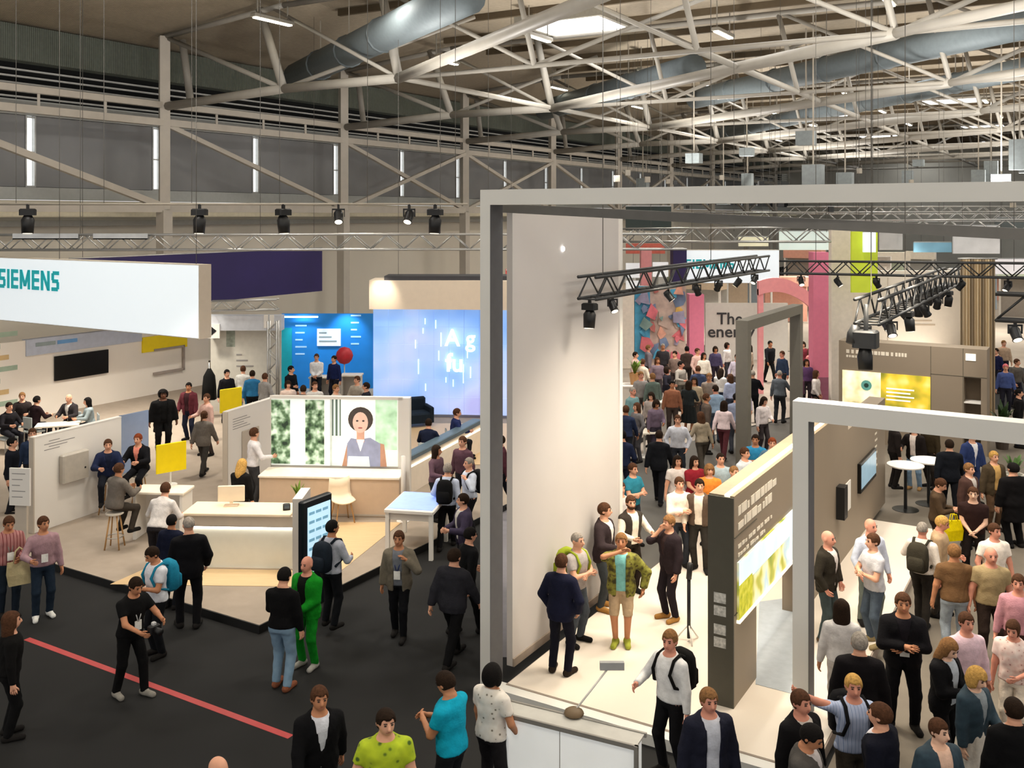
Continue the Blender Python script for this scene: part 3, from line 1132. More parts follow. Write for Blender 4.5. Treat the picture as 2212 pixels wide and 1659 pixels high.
# ------------------------------------------------------------------ lamps on rigs
lens_m = mat('spot_lens', '#fff3d8', .2, emit=2.0, var=0)
def lamp_meshes():
    cl = MB().box(-.035, .035, -.035, .035, -.14, 0)
    yk = MB()
    yk.box(-.20, .20, -.03, .03, -.19, -.14); yk.box(-.20, -.175, -.03, .03, -.40, -.14); yk.box(.175, .20, -.03, .03, -.40, -.14)
    hd = MB()
    hd.tube([(0, .12, -.22), (0, .05, -.30), (0, -.12, -.52), (0, -.15, -.56)], [.10, .15, .13, .15], 12)
    ln = MB().tube([(0, -.151, -.561), (0, -.156, -.568)], .12, 12)
    return (cl.mesh('clamp', BLACK), yk.mesh('yoke', BLACK), hd.mesh('lamp_head', BLACK, True), ln.mesh('lens', lens_m))
LM = lamp_meshes()
bm = MB().bbox(-.2, .2, -.13, .13, -.30, -.12, .03)
LM2 = (LM[0], bm.mesh('base_box', BLACK), MB().tube([(0, .03, -.30), (0, 0, -.42), (0, -.04, -.78)], [.10, .17, .15], 12).mesh('lamp_head', BLACK, True), MB().tube([(0, -.0405, -.781), (0, -.041, -.79)], .12, 12).mesh('lens', lens_m))
def spotlight(p, label, rz=0.0, scale=1.0, big=False, group=None):
    T = thing('spotlight', label, 'spotlight', p, rz, group)
    T.scale = (scale,) * 3
    for me in (LM2 if big else LM):
        link(me.name.split('.')[0], me, T)
    return T

# long aluminium truss across the hall in front of the side wall
TD = 27.0
ta, tb = gd(-60, 540, TD), gd(1480, 538, TD)
tr = box_truss('lighting_truss', 'long aluminium lattice truss spanning above the left booths', ta, tb, .45, .42, ALU, r=.035)
hang_wire(tr, [(0, y, .45) for y in (3, 8, 13, 18)], 12.0)
for i, px in enumerate((100, 250)):
    T = thing('cable_tray', ('short' if i else 'long') + ' pale cable tray lying on the aluminium truss', 'tray', gd(px, 517, TD - .3))
    MB().box(-.9 + i * .3, .9, -.06, .06, 0, .03).box(-.9 + i * .3, .9, -.06, -.05, 0, .16).box(-.9 + i * .3, .9, .05, .06, 0, .16).build('tray', ALU, T)
bar_d = 26.0
lb = thing('light_bar', 'thin steel pipe carrying black moving lamps before the wall truss', 'pipe', gd(-30, 441, bar_d))
bl = (gd(1010, 441, bar_d) - gd(-30, 441, bar_d)).x
MB().tube([(0, 0, 0), (bl, 0, 0)], .03, 8).build('pipe', STEELD, lb, True)
hang_wire(lb, [(.8 + i * 2.35, 0, 0) for i in range(6)])
for i, (px, big, rz, lab) in enumerate(((60, True, .3, 'black moving spotlight with a large base above the glowing white sign'),
                            (431, True, 0, 'small black moving spotlight pointing straight down beside a wall post'),
                            (612, True, .9, 'black moving spotlight tilted beside a diagonal brace'),
                            (731, False, .2, 'small black spotlight hung below the crossing of braces'),
                            (884, False, -.3, 'small black spotlight beside a larger moving lamp'),
                            (940, True, -.5, 'black moving spotlight nearest the white portal post'))):
    spotlight(gd(px, 441, bar_d), lab, rz, 1.0 if big else .85, big)

# ------------------------------------------------------------------ left booth: raised floor
corner = gz(560, 1352, .14)
bf = MB()
bf.box(-24, 0, 0, 20, 0, .14, 1)
bf.box(-24, -.02, .02, 20, .14, .145, 0)
o = bf.build('booth_floor', [mat('booth_carpet', '#9a8d7f', .9, var=.06, scale=3, bump=.2, bscale=120), mat('booth_edge', '#131313', .5)])
o.location, o.rotation_euler = (corner.x, corner.y, 0), (0, 0, ROT)
tag(o, 'raised beige carpeted booth floor with a black edge', 'platform')
poly = [gz(px, py, .15) for px, py in ((238, 1262), (700, 1268), (728, 1240), (868, 1128), (640, 1128), (400, 1190))]
o = MB().prism(poly, .146, .152).build('wood_floor', pattern('wood_floor', ['#c9a97c', '#dcc096'], 'noise', 3, rough=.4, stretch=(1, 12, 1)))
tag(o, 'pale wooden floor inlay around the reception counter', 'floor inlay')

CREAM = mat('cream_top', '#efdcc0', .5, var=.02)
GREIGE = mat('greige', '#bdb2a4', .6, var=.03)
BEIGE = mat('beige_box', '#cdb59c', .6, var=.03)
FROST = mat('frosted', '#e2e2d8', .35, var=.02)
STRIP = mat('led_strip', '#fffdf2', .3, emit=9.0, var=0)
# reception counter
cl_, cr_ = gz(398, 1228, .15), gz(634, 1232, .15)
T = thing('reception_counter', 'white reception counter with a softly lit frosted front', 'counter', cl_, math.atan2(cr_.y - cl_.y, cr_.x - cl_.x))
W_ = (cr_ - cl_).length
hC = zat(1107, cl_.y) - .15
MB().box(0, W_, .08, .62, 0, hC - .05).build('body', OFFW, T)
MB().bbox(-.03, W_ - .05, -.04, .74, hC - .05, hC, .012).build('worktop', CREAM, T)
MB().box(0, W_, -.02, .0, hC - .26, hC - .05).box(0, W_, .0, .08, hC - .07, hC - .05).build('lip', GREIGE, T)
MB().box(.0, W_, .04, .078, .03, hC - .28).build('frosted_panel', FROST, T)
MB().box(.0, W_, .0, .04, hC - .275, hC - .25).build('light_strip', STRIP, T)
MB().box(0, W_, .0, .06, 0, .03).build('plinth', GREIGE, T)
# white slab closing the counter
sl = gz(641, 1262, .15)
T = thing('counter_slab', 'upright white slab panel at the right end of the reception counter', 'panel', sl, 0)
MB().box(-.08, .10, 0, .75, 0, zat(1078, sl.y) - .15).build('slab', OFFW, T)
MB().box(-.09, -.08, .1, .12, .6, .62).build('screw_cap', BLACK, T)
# things on the counter
p = gz(496, 1096, hC + .15)
T = thing('desk_monitor', 'cream desk monitor seen from behind on the counter', 'monitor', (p.x, p.y + .12, hC + .15), .1)
MB().bbox(-.26, .26, -.03, .02, .09, .40, .012).build('screen_housing', CREAM, T)
MB().box(-.03, .03, -.02, .03, .02, .12).build('stand', CREAM, T)
MB().bbox(-.14, .14, -.09, .09, 0, .02, .008).build('foot', BEIGE, T)
p = gz(620, 1103, hC + .15)
T = thing('card_reader', 'small dark device standing at the counter end', 'device', (p.x - .02, p.y + .05, hC + .15), .3)
MB().bbox(-.07, .07, -.05, .05, 0, .12, .015).build('case', BLACK, T)
MB().box(-.05, .05, -.055, -.05, .04, .10).build('display', mat('display_dim', '#4c5a66', .2), T)

# touch screen totem
tp = gz(652, 1322, .15)
T = thing('touch_totem', 'tall black touchscreen kiosk with a pale blue display', 'kiosk', tp, ROT)
TL, TH_ = tpx(tp, U, 716), zat(1086, tp.y) - .15
MB().bbox(-.10, .02, 0, TL, 0, TH_, .02).build('housing', mat('kiosk_black', '#10161c', .3), T)
scr = MB().box(.02, .028, .12, TL - .06, .62, TH_ - .12).build('screen', mat('kiosk_screen', '#b9dcee', .2, emit=.75, var=.02), T)
for i in range(6):
    z = TH_ - .26 - i * .155
    for j in range(3):
        y0 = .15 + j * (TL - .24) / 3
        MB().box(.028, .031, y0, y0 + (TL - .24) / 3 * .8, z, z + .05).build('tile', mat('kiosk_tile', '#7fb2cc', .2, emit=.4), scr)

# picture wall with plants and a portrait
bl_, br_ = gz(560, 1112, .15), gz(862, 1118, .15)
ang = math.atan2(br_.y - bl_.y, br_.x - bl_.x)
T = thing('back_counter', 'beige back counter with a white top below the picture wall', 'counter', bl_, ang)
WB = (br_ - bl_).length
hB = zat(1026, bl_.y) - .15
MB().box(0, WB, 0, .7, 0, hB - .05).build('body', BEIGE, T)
MB().bbox(-.02, WB + .02, -.04, .72, hB - .05, hB, .012).build('worktop', mat('bright_top', '#f3ead9', .4), T)
MB().box(0, WB, -.01, 0, .02, .06).build('plinth', GREIGE, T)
q = gd(585, 1020, bl_.y + .8)
T = thing('picture_wall', 'backlit picture wall showing leafy windows and a woman holding a tablet', 'display wall', (q.x, q.y, .15), ang)
PWd = gd(868, 1020, q.y).x - q.x
zt = zat(858, q.y) - .15
zb = hB + .02
MB().box(-.02, PWd + .22, .05, .20, 0, zt + .02).build('wall_panel', OFFW, T)
MB().box(-.02, PWd + .06, -.02, .05, zt - .03, zt + .04).build('top_rail', WHITE, T)
MB().box(PWd - .06, PWd + .22, -.02, .05, 0, zt + .02).build('side_post', WHITE, T)
pw = PWd - .06
def scr_mat(key, col, e=.55):
    return mat(key, col, .5, emit=e, var=.1, scale=5)
pr = MB().box(0, pw, .036, .05, zb, zt - .03).build('print', scr_mat('print_bg', '#dfe6dc'), T)
PH = zt - .03 - zb
def patch(name, m, x0, x1, z0, z1, lay=0):
    return MB().box(x0 * pw, x1 * pw, .030 - lay * .004, .036, zb + z0 * PH, zb + z1 * PH).build(name, m, pr)
leafm = pattern('print_leaves', ['#26362a', '#5f7d5a', '#b3cbb0', '#eef4ea'], 'noise', 5, [.35, .47, .58, .72], emit=.4)
leafm2 = pattern('print_shadow', ['#4c5a52', '#93a598', '#e8f2ee'], 'wave', 3.2, emit=.45, stretch=(1, 1, 1))
patch('window_view', leafm, .0, .15, .02, .98)
patch('window_view', pattern('print_glass', ['#d6e8e6', '#f2f8f6'], 'noise', 3, emit=.5), .15, .26, 0, 1)
patch('window_view', leafm, .27, .42, .02, .98)
patch('window_bar', scr_mat('print_white', '#f6f3ea'), .42, .46, 0, 1, 1)
patch('window_bar', scr_mat('print_grey', '#b9bfb6'), .465, .48, 0, 1, 1)
patch('window_view', leafm2, .48, .55, .45, 1)
patch('wall_area', scr_mat('print_white'  , '#f6f3ea'), .55, .82, 0, 1)
patch('leaf_area', pattern('print_leaf2', ['#5f9a5a', '#bfe0c0', '#eef8f2'], 'noise', 4, emit=.45), .82, .99, .25, 1)
def disc(name, m, cx, cz, rx, rz, lay, n=20, a0=0, a1=2 * math.pi):
    pts = [((cx + rx * math.cos(a0 + (a1 - a0) * i / n)) * pw, zb + (cz + rz * math.sin(a0 + (a1 - a0) * i / n)) * PH) for i in range(n)]
    y0, y1 = .030 - lay * .004, .034
    b = MB().loft([[(x, y1, z) for x, z in pts], [(x, y0, z) for x, z in pts]])
    return b.build(name, m, pr)
def blob(name, m, pts, lay):
    pts = [(x * pw, zb + z * PH) for x, z in pts]
    return MB().loft([[(x, .034, z) for x, z in pts], [(x, .030 - lay * .004, z) for x, z in pts]]).build(name, m, pr)
disc('printed_hair', scr_mat('print_hair', '#4d4440', .12), .705, .70, .098, .185, 2)
blob('printed_arm', scr_mat('print_skin2', '#b98a70', .35), [(.56, 0), (.62, 0), (.66, .36), (.60, .33)], 2)
blob('printed_arm', scr_mat('print_skin2', '#b98a70', .35), [(.85, 0), (.91, 0), (.89, .33), (.83, .36)], 2)
blob('printed_vest', scr_mat('print_vest', '#8f93ab', .4), [(.60, 0), (.86, 0), (.86, .34), (.78, .43), (.70, .40), (.63, .42), (.60, .34)], 3)
blob('printed_neck', scr_mat('print_skin', '#cf9f88', .4), [(.675, .36), (.735, .36), (.735, .55), (.675, .55)], 4)
disc('printed_face', scr_mat('print_skin3', '#ddb5a3', .45), .704, .655, .060, .155, 5)
blob('printed_collar', scr_mat('print_white', '#f6f3ea'), [(.705, .22), (.735, .40), (.675, .40)], 5)
for s_ in (-1, 1):
    disc('printed_eye', scr_mat('print_hair', '#4d4440', .12), .704 + s_ * .024, .68, .010, .014, 6, 10)
disc('printed_lips', scr_mat('print_lips', '#a86058', .35), .704, .575, .018, .012, 6, 10)
blob('printed_tablet', scr_mat('print_tablet', '#d5dada', .5), [(.60, 0), (.78, 0), (.77, .15), (.61, .15)], 6)

# plant and shell chair by the back counter
def leafy(name, label, loc, h, r, nleaf, col, potc, seed, pot_h=.22, pot_r=.09, cat='plant', group=None):
    T = thing(name, label, cat, loc, 0, group)
    MB().lathe([(pot_r * .75, 0), (pot_r, pot_h * .9), (pot_r * 1.06, pot_h), (pot_r * .9, pot_h), (pot_r * .85, pot_h * .9)], 14).build('pot', mat('pot_' + potc, potc, .5), T)
    rnd = random.Random(seed)
    lm = mat('leaf_' + col, col, .55, var=.35, scale=9)
    for i in range(nleaf):
        a = rnd.uniform(0, 6.28); ln = h * rnd.uniform(.6, 1.0); out = r * rnd.uniform(.3, 1)
        base = Vector((0, 0, pot_h * .85))
        d = Vector((math.cos(a), math.sin(a), 0)); sd = Vector((-d.y, d.x, 0))
        pts, ws = [], []
        for q in range(5):
            u = q / 4
            pts.append(base + d * (out * u ** 1.6) + Vector((0, 0, ln * (u - .25 * u * u * u * (out / max(r, .01))))))
            ws.append(r * .16 * math.sin(math.pi * min(.97, u * .9 + .1)))
        b = MB()
        vs = []
        for p_, w_ in zip(pts, ws):
            vs += [p_ - sd * w_, p_ + Vector((0, 0, .006)), p_ + sd * w_]
        fs = []
        for q in range(4):
            fs += [(q * 3, q * 3 + 1, q * 3 + 4, q * 3 + 3), (q * 3 + 1, q * 3 + 2, q * 3 + 5, q * 3 + 4)]
        b.add(vs, fs)
        b.build('leaf', lm, T, True)
    return T
p = gz(662, 1100, .15)
leafy('potted_plant', 'green tulip leaves in a small pale pot before the back counter', (p.x, p.y - .9, .15), .55, .2, 18, '#6f8a2c', '#e8e0cf', 3, .5, .12)
p = gz(748, 1112, .15)
T = thing('shell_chair', 'cream shell chair with slim legs before the back counter', 'chair', (p.x, p.y - .5, .15), .5)
sm = MB()
rings = []
for i in range(7):
    a = i / 6
    y = -.22 + .44 * min(1, a * 1.6); z = .46 + max(0, a - .55) ** 1.1 * 1.05
    rings.append((y, z, .23 + .03 * math.sin(a * 3.1)))
vs = []
for y, z, w_ in rings:
    for j in range(7):
        u = j / 6 * 2 - 1
        vs.append((u * w_, y - .07 * u * u * (z - .40), z + .10 * u * u * .6))
fs = [(i * 7 + j, i * 7 + j + 1, (i + 1) * 7 + j + 1, (i + 1) * 7 + j) for i in range(6) for j in range(6)]
sm.add(vs, fs)
so = sm.build('seat_shell', CREAM, T, True)
md = so.modifiers.new('solid', 'SOLIDIFY'); md.thickness = .025
for x, y in ((-.17, -.17), (.17, -.17), (-.17, .17), (.17, .17)):
    MB().tube([(x * .8, y * .8, .47), (x * 1.25, y * 1.25, 0)], .014, 6).build('leg', mat('oak', '#b48a58', .5), T, True)

# partitions of the left booth
def partition(label, near, far_px, dirang, h, thick=.12, mside=None, loc_z=.15):
    D = Vector((math.sin(dirang), math.cos(dirang), 0))
    L = tpx(near, D, far_px)
    T = thing('partition', label, 'partition', near, -dirang)
    MB().box(-thick, 0, 0, L, 0, h).build('panel', WHITE, T)
    MB().box(-thick - .01, .01, -.03, 0, 0, h + .01).build('end_post', GREIGE, T)
    MB().box(-thick - .01, .01, 0, L, h, h + .02).build('cap_rail', WHITE, T)
    return T, L
n1 = gz(74, 1152, .15)
T, L1 = partition('white partition carrying a grey wall box beside the table group', n1, 262, math.radians(25), 2.05)
pl = [(.08, .5), (.9, 1.5)]
MB().bbox(.0, .16, .62, 1.32, .92, 1.55, .03).build('wall_box', mat('wall_box', '#b3aca1', .5), T)
MB().box(.16, .165, 1.18, 1.22, 1.14, 1.18).build('knob', BLACK, T)
for i in range(4):
    MB().box(.0, .004, .25 + .12 * (i % 2), .65 + .2 * (i % 3), 1.72 + i * .06, 1.735 + i * .06).build('caption_line', mat('caption', '#8d8a88', .6), T)
n2 = gz(492, 1082, .15)
T, L2 = partition('white partition joining the left side of the picture wall', n2, 602, math.radians(20), 2.12)
MB().bbox(0, .03, .55, 1.25, .5, 1.55, .01).build('grey_board', GREIGE, T)
for i in range(5):
    MB().box(0, .004, .2, .9 - .13 * (i % 3), 1.66 + i * .06, 1.675 + i * .06).build('caption_line', mat('caption', '#8d8a88', .6), T)
n3 = gz(20, 1180, .15)
T = thing('info_board', 'white info board hanging left of the first partition', 'board', (n3.x, n3.y, .15), math.radians(-8))
MB().box(0, .46, 0, .04, .85, 1.62).build('panel', WHITE, T)
for i in range(5):
    MB().box(.06, .36 - .06 * (i % 3), -.003, 0, 1.5 - i * .12, 1.515 - i * .12).build('caption_line', mat('caption', '#8d8a88', .6), T)
MB().box(.1, .36, .04, .10, 0, 1.2).build('support', GREIGE, T)

# bar tables, stools, yellow signs
def bar_table(label, c, w, d, h, rz, box=True, m=WHITE, group=None, cat='table'):
    T = thing('bar_table', label, cat, c, rz, group)
    MB().bbox(-w / 2, w / 2, -d / 2, d / 2, h - .05, h, .012).build('tabletop', mat('bright_top', '#f3ead9', .4), T)
    if box:
        MB().box(-w / 2 + .04, -w / 2 + .10, -d / 2 + .03, d / 2 - .03, 0, h - .05).build('side_panel', m, T)
        MB().box(w / 2 - .10, w / 2 - .04, -d / 2 + .03, d / 2 - .03, 0, h - .05).build('side_panel', m, T)
        MB().box(-w / 2 + .10, w / 2 - .10, d / 2 - .08, d / 2 - .03, .1, h - .05).build('back_panel', m, T)
    else:
        MB().lathe([(.06, .02), (.035, .08), (.035, h - .05)], 10).build('column', m, T)
        MB().lathe([(.26, 0), (.26, .015), (.05, .03)], 16).build('base', m, T)
    return T
tc = gz(352, 1052, 1.2); tc.z = .15
bar_table('white bar table with a yellow sign at the meeting group', tc, 1.15, .6, 1.02, math.radians(-4))
def stool(label, c, rz=0, h=.74):
    T = thing('bar_stool', label, 'stool', c, rz)
    MB().lathe([(.15, h - .05), (.18, h - .035), (.18, h - .01), (.15, h)], 16).build('seat', mat('stool_seat', '#cfc7ba', .5), T)
    for a in range(4):
        an = math.pi / 4 + a * math.pi / 2
        MB().tube([(.10 * math.cos(an), .10 * math.sin(an), h - .05), (.21 * math.cos(an), .21 * math.sin(an), 0)], .016, 6).build('leg', mat('oak', '#b48a58', .5), T, True)
    MB().tube([(.17 * math.cos(a * math.pi / 6), .17 * math.sin(a * math.pi / 6), .24) for a in range(13)], .010, 5).build('foot_ring', ALU, T, True)
    return T
def yellow_sign(label, px0, py0, px1, py1, d, base_z):
    a, b = gd(px0, py0, d), gd(px1, py1, d + .45)
    T = thing('yellow_sign', label, 'sign', (a.x, a.y, base_z), math.atan2(b.y - a.y, b.x - a.x))
    w_ = math.hypot(b.x - a.x, b.y - a.y)
    zt_, zb_ = a.z - base_z, zat(py1, d + .45) - base_z
    hh = .62
    MB().bbox(0, w_, -.02, .02, zt_ - hh, zt_, .01).build('panel', mat('sign_yellow', '#f0d400', .45, var=.03), T)
    MB().tube([(w_ * .5, .03, 0), (w_ * .5, .03, zt_ - .1)], .018, 6).build('pole', WHITE, T, True)
    MB().lathe([(.14, 0), (.14, .012), (.02, .02)], 14, c=(w_ * .5, .03, 0)).build('base', WHITE, T)
    return T
yellow_sign('yellow sign panel rising above the bar table', 337, 962, 402, 944, tc.y + .05, 1.17)
y2 = gz(498, 1040, .15)
yellow_sign('yellow sign panel behind the partition of the picture wall', 475, 842, 522, 836, 25.6, .15)

# ------------------------------------------------------------------ glowing sign over the left booth
def fascia_sign(label, near, length, hgt, thick, zbot, txt_right, txt_h, side_m, wire_top=11.5, glow=.62):
    """near = right end of the front face; the face runs back along -R"""
    T = thing('light_box_sign', label, 'sign', (near.x, near.y, zbot), ROT)
    MB().box(-length, 0, .012, thick, 0, hgt).build('box', side_m, T)
    MB().box(-length, -.03, 0, .012, .02, hgt - .02).build('lit_face', mat('sign_glow', '#d3dbe0', .5, emit=glow, var=.01), T)
    block_letters('SIEMENS', txt_h, mat('sign_teal', '#12a0a8', .4, emit=.3, var=.02), T, -txt_right, hgt * .52, -.016)
    hang_wire(T, [(-.3, thick / 2, hgt), (-length / 2, thick / 2, hgt), (-length + .3, thick / 2, hgt)], wire_top)
    return T
sd_ = 22.5
near = gd(430, 700, sd_); near.z = 0
z1, z2 = zat(733, sd_), zat(572, sd_)
kk = tpx(near, -R, 128)
fascia_sign('long glowing white sign with teal letters over the left booth', near, 11.0, z2 - z1, .36, z1, kk, .52, GREIGE)

# purple banner, cream stand fascia, grey strip and the wall behind the left booth
pb = gd(455, 600, 37.0); pb.z = 0
T = thing('purple_banner', 'dark purple banner hung behind the glowing white sign', 'banner', (pb.x, pb.y, zat(652, 37)), ROT)
pe = tpx(pb, U, 696)
ps = tpx(pb, U, 150)
hh = zat(547, 37) - zat(652, 37)
MB().box(-.05, 0, ps, pe, 0, hh).build('cloth_panel', mat('purple', '#2a2054', .6, var=.15, scale=.4), T)
MB().tube([(-.02, ps, hh + .02), (-.02, pe, hh + .02)], .03, 6).build('top_pipe', ALU, T, True)
hang_wire(T, [(-.02, y, hh) for y in (ps + .5, pe - .5)], 11.0)

bw = gd(0, 800, 32.0); bw.z = 0
T = thing('booth_back_wall', 'long white booth wall behind the left seating with a black screen', 'booth wall', bw, ROT)
be = tpx(bw, U, 450)
hW = zat(742, 32)
MB().box(-.15, 0, -1.5, be, 0, hW).build('wall_panel', mat('white_wall', '#e8e0d5', .6, var=.03, scale=.6), T)
MB().box(-.2, .05, tpx(bw, U, 55), tpx(bw, U, 305), hW - .53, hW + .02).build('blue_grey_strip', mat('strip_bluegrey', '#b6bccb', .5), T)
t0, t1 = tpx(bw, U, 75), tpx(bw, U, 118)
MB().box(.05, .06, t0, t1, hW - .25, hW - .12).build('caption_line', mat('strip_text', '#8f9c9c', .5), T)
MB().box(.05, .06, tpx(bw, U, 122), tpx(bw, U, 165), hW - .25, hW - .12).build('caption_line', mat('strip_text_blue', '#6a9ccf', .5), T)
MB().box(-.2, .07, tpx(bw, U, 306), tpx(bw, U, 402), hW - .98, hW - .40).build('yellow_strip', mat('sign_yellow', '#f0d400', .45), T)
t0, t1 = tpx(bw, U, 116), tpx(bw, U, 232)
dm = bw.y + (t0 + t1) / 2 * U.y
MB().bbox(0, .08, t0, t1, zat(823, bw.y + t0 * U.y), zat(770, bw.y + t0 * U.y), .01).build('screen', mat('tv_black', '#050505', .25), T)
tf0, tf1 = tpx(bw, U, 330), tpx(bw, U, 396)
za, zb_ = .9, zat(772, 35)
for args in ((0, .10, tf1 - .08, tf1, za, zb_), (0, .10, tf0, tf1, zb_ - .08, zb_), (0, .10, tf0, tf1, za, za + .08)):
    MB().box(*args).build('shelf_frame', mat('frame_brown', '#9c9087', .5), T)
for i in range(7):
    MB().box(0, .012, -1.2, .6 - .3 * (i % 3), .7 + i * .38, .86 + i * .38).build('graphic_line', mat('graphic_%d' % (i % 3), ['#9db09c', '#c5a878', '#8fa8a8'][i % 3], .6), T)
# coat on a stand
p = gz(452, 850, .1)
T = thing('coat_stand', 'black coat hanging on a thin stand by the white wall', 'coat stand', (gd(452, 800, 33).x, 33, 0), 0)
MB().tube([(0, 0, 0), (0, 0, 2.0)], .02, 6).build('pole', ALU, T, True)
MB().lathe([(.2, 0), (.2, .02), (.03, .03)], 14).build('base', ALU, T)
MB().loft([[(x * w_, y * w_ * .6, z) for x, y in ((-1, -1), (0, -1.3), (1, -1), (1, 1), (0, 1.2), (-1, 1))] for z, w_ in ((.75, .22), (1.2, .2), (1.55, .17), (1.8, .05))]).build('coat', cloth('#121212'), T, True)

# grey stand with a grid column and a number board behind the picture wall
gs = gd(455, 800, 34.0); gs.z = 0
T = thing('grey_stand', 'pale grey exhibition stand with a lattice column beside the blue booth', 'stand', gs, 0)
wg = gd(606, 700, 34).x - gs.x
MB().box(0, wg, 0, .15, 0, zat(690, 34)).build('back_panel', mat('stand_grey', '#c3c0b6', .6, var=.05), T)
MB().box(-.05, wg + .1, -.3, .15, zat(712, 34), zat(680, 34)).build('header', mat('header_grey', '#c8ccd4', .5), T)
MB().box(wg - .5, wg - .35, -.34, -.3, zat(706, 34), zat(678, 34)).build('header_tile', WHITE, T)
MB().box(wg - .3, wg - .15, -.34, -.3, zat(706, 34), zat(678, 34)).build('header_tile', WHITE, T)
MB().box(.0, .42, -.36, -.3, zat(728, 34), zat(698, 34)).build('sign_tile', WHITE, T)
MB().add([(.14, -.37, zat(722, 34)), (.32, -.37, zat(712, 34)), (.14, -.37, zat(703, 34))], [(0, 1, 2)]).build('arrow_mark', BLACK, T)
MB().box(.55, .85, -.01, 0, 2.4, 3.1).build('picture', mat('stand_pic', '#8c9488', .6, var=.4, scale=5), T)
for i in range(3):
    MB().box(.9, 1.5 - .2 * i, -.01, 0, 1.7 + i * .2, 1.75 + i * .2).build('caption_line', mat('caption', '#8d8a88', .6), T)
box_truss('lattice_column', 'upright grey lattice column between the grey stand and the blue booth', (0, 0, 0), (0, .001, 0), .1, .1, ALU) if False else None
T2 = thing('lattice_column', 'upright grey lattice column between the grey stand and the blue booth', 'truss', gd(590, 700, 33.2) * 1.0, 0)
T2.location.z = 0
for x in (-.15, .15):
    for y in (-.15, .15):
        MB().tube([(x, y, 0), (x, y, 3.4)], .03, 6).build('chord', ALU, T2, True)
for i in range(10):
    a, b = (i * .34, i * .34 + .34)
    s_ = 1 if i % 2 else -1
    for y in (-.15, .15):
        MB().tube([(-.15 * s_, y, a), (.15 * s_, y, b)], .016, 5).build('lacing', ALU, T2, True)
# grey box truss under the purple banner
box_truss('lighting_truss', 'short grey lattice truss under the purple banner', gd(455, 672, 33.5), gd(600, 668, 33.5), .35, .34, ALU)

BD = 38.5
# blue booth
bb = gd(608, 800, BD); bb.z = 0
T = thing('blue_booth', 'blue lit booth wall with a teal edge and white display board', 'booth wall', bb, 0)
wb = gd(812, 700, BD).x - bb.x
hb = zat(678, BD)
BLUE = mat('booth_blue', '#1f7fd0', .5, emit=.12, var=.15, scale=.7)
MB().box(0, wb, 0, .2, 0, hb).build('wall_panel', BLUE, T)
MB().box(0, .42, -.06, 0, 0, hb - .55).build('teal_edge', mat('teal_edge', '#129aa8', .5, emit=.1), T)
MB().box(1.42, 2.35, -.06, 0, zat(747, BD), zat(710, BD)).build('display_board', mat('board_pale', '#dfe4f2', .5, emit=.25), T)
for i in range(3):
    MB().box(1.5, 2.2 - .2 * i, -.07, -.06, zat(738 - 9 * i, BD), zat(735 - 9 * i, BD)).build('caption_line', mat('strip_text', '#8f9c9c', .5), T)
for i in range(5):
    MB().box(.55, 1.0 - .08 * (i % 3), -.012, 0, 2.6 - i * .28, 2.66 - i * .28).build('caption_line', mat('blue_text', '#a8d4f4', .5, emit=.2), T)
    MB().box(2.75, 3.15 - .08 * (i % 3), -.012, 0, 3.0 - i * .28, 3.06 - i * .28).build('caption_line', mat('blue_text', '#a8d4f4', .5, emit=.2), T)
MB().box(.0, 1.5, -.30, -.24, hb - .12, hb - .06).build('light_strip', mat('blue_strip', '#bfe8ff', .3, emit=3.0), T)
spot((bb.x + 2.6, bb.y - .8, hb + .5), (bb.x + 2.6, bb.y, 1.6), 240, (.6, .85, 1), 80, .8, .1)
spot((bb.x + .9, bb.y - .7, hb + .4), (bb.x + .9, bb.y, 1.8), 160, (.6, .85, 1), 80, .8, .1)
# red round lantern
p = gd(744, 768, BD - 1.6)
T = thing('red_globe', 'red paper globe on a thin pole in front of the blue wall', 'globe', (p.x, p.y, 0), 0)
MB().lathe([(.02, -.33), (.18, -.28), (.29, -.15), (.33, 0), (.29, .15), (.18, .28), (.02, .33)], 18, c=(0, 0, p.z)).build('globe', mat('globe_red', '#b82a36', .5, var=.1), T, True)
MB().tube([(0, 0, 0), (0, 0, p.z - .3)], .02, 6).build('pole', WHITE, T, True)
MB().lathe([(.2, 0), (.2, .02), (.03, .03)], 14).build('base', WHITE, T)
for px, py, lab in ((703, 812, 'white counter before the blue wall'), (760, 808, 'small white counter beside the red globe')):
    p = gz(px, py, 1.05); p.z = 0
    bar_table(lab, (p.x, min(p.y, BD - 1.0), 0), 1.15 if px == 703 else .8, .6, 1.05, 0)

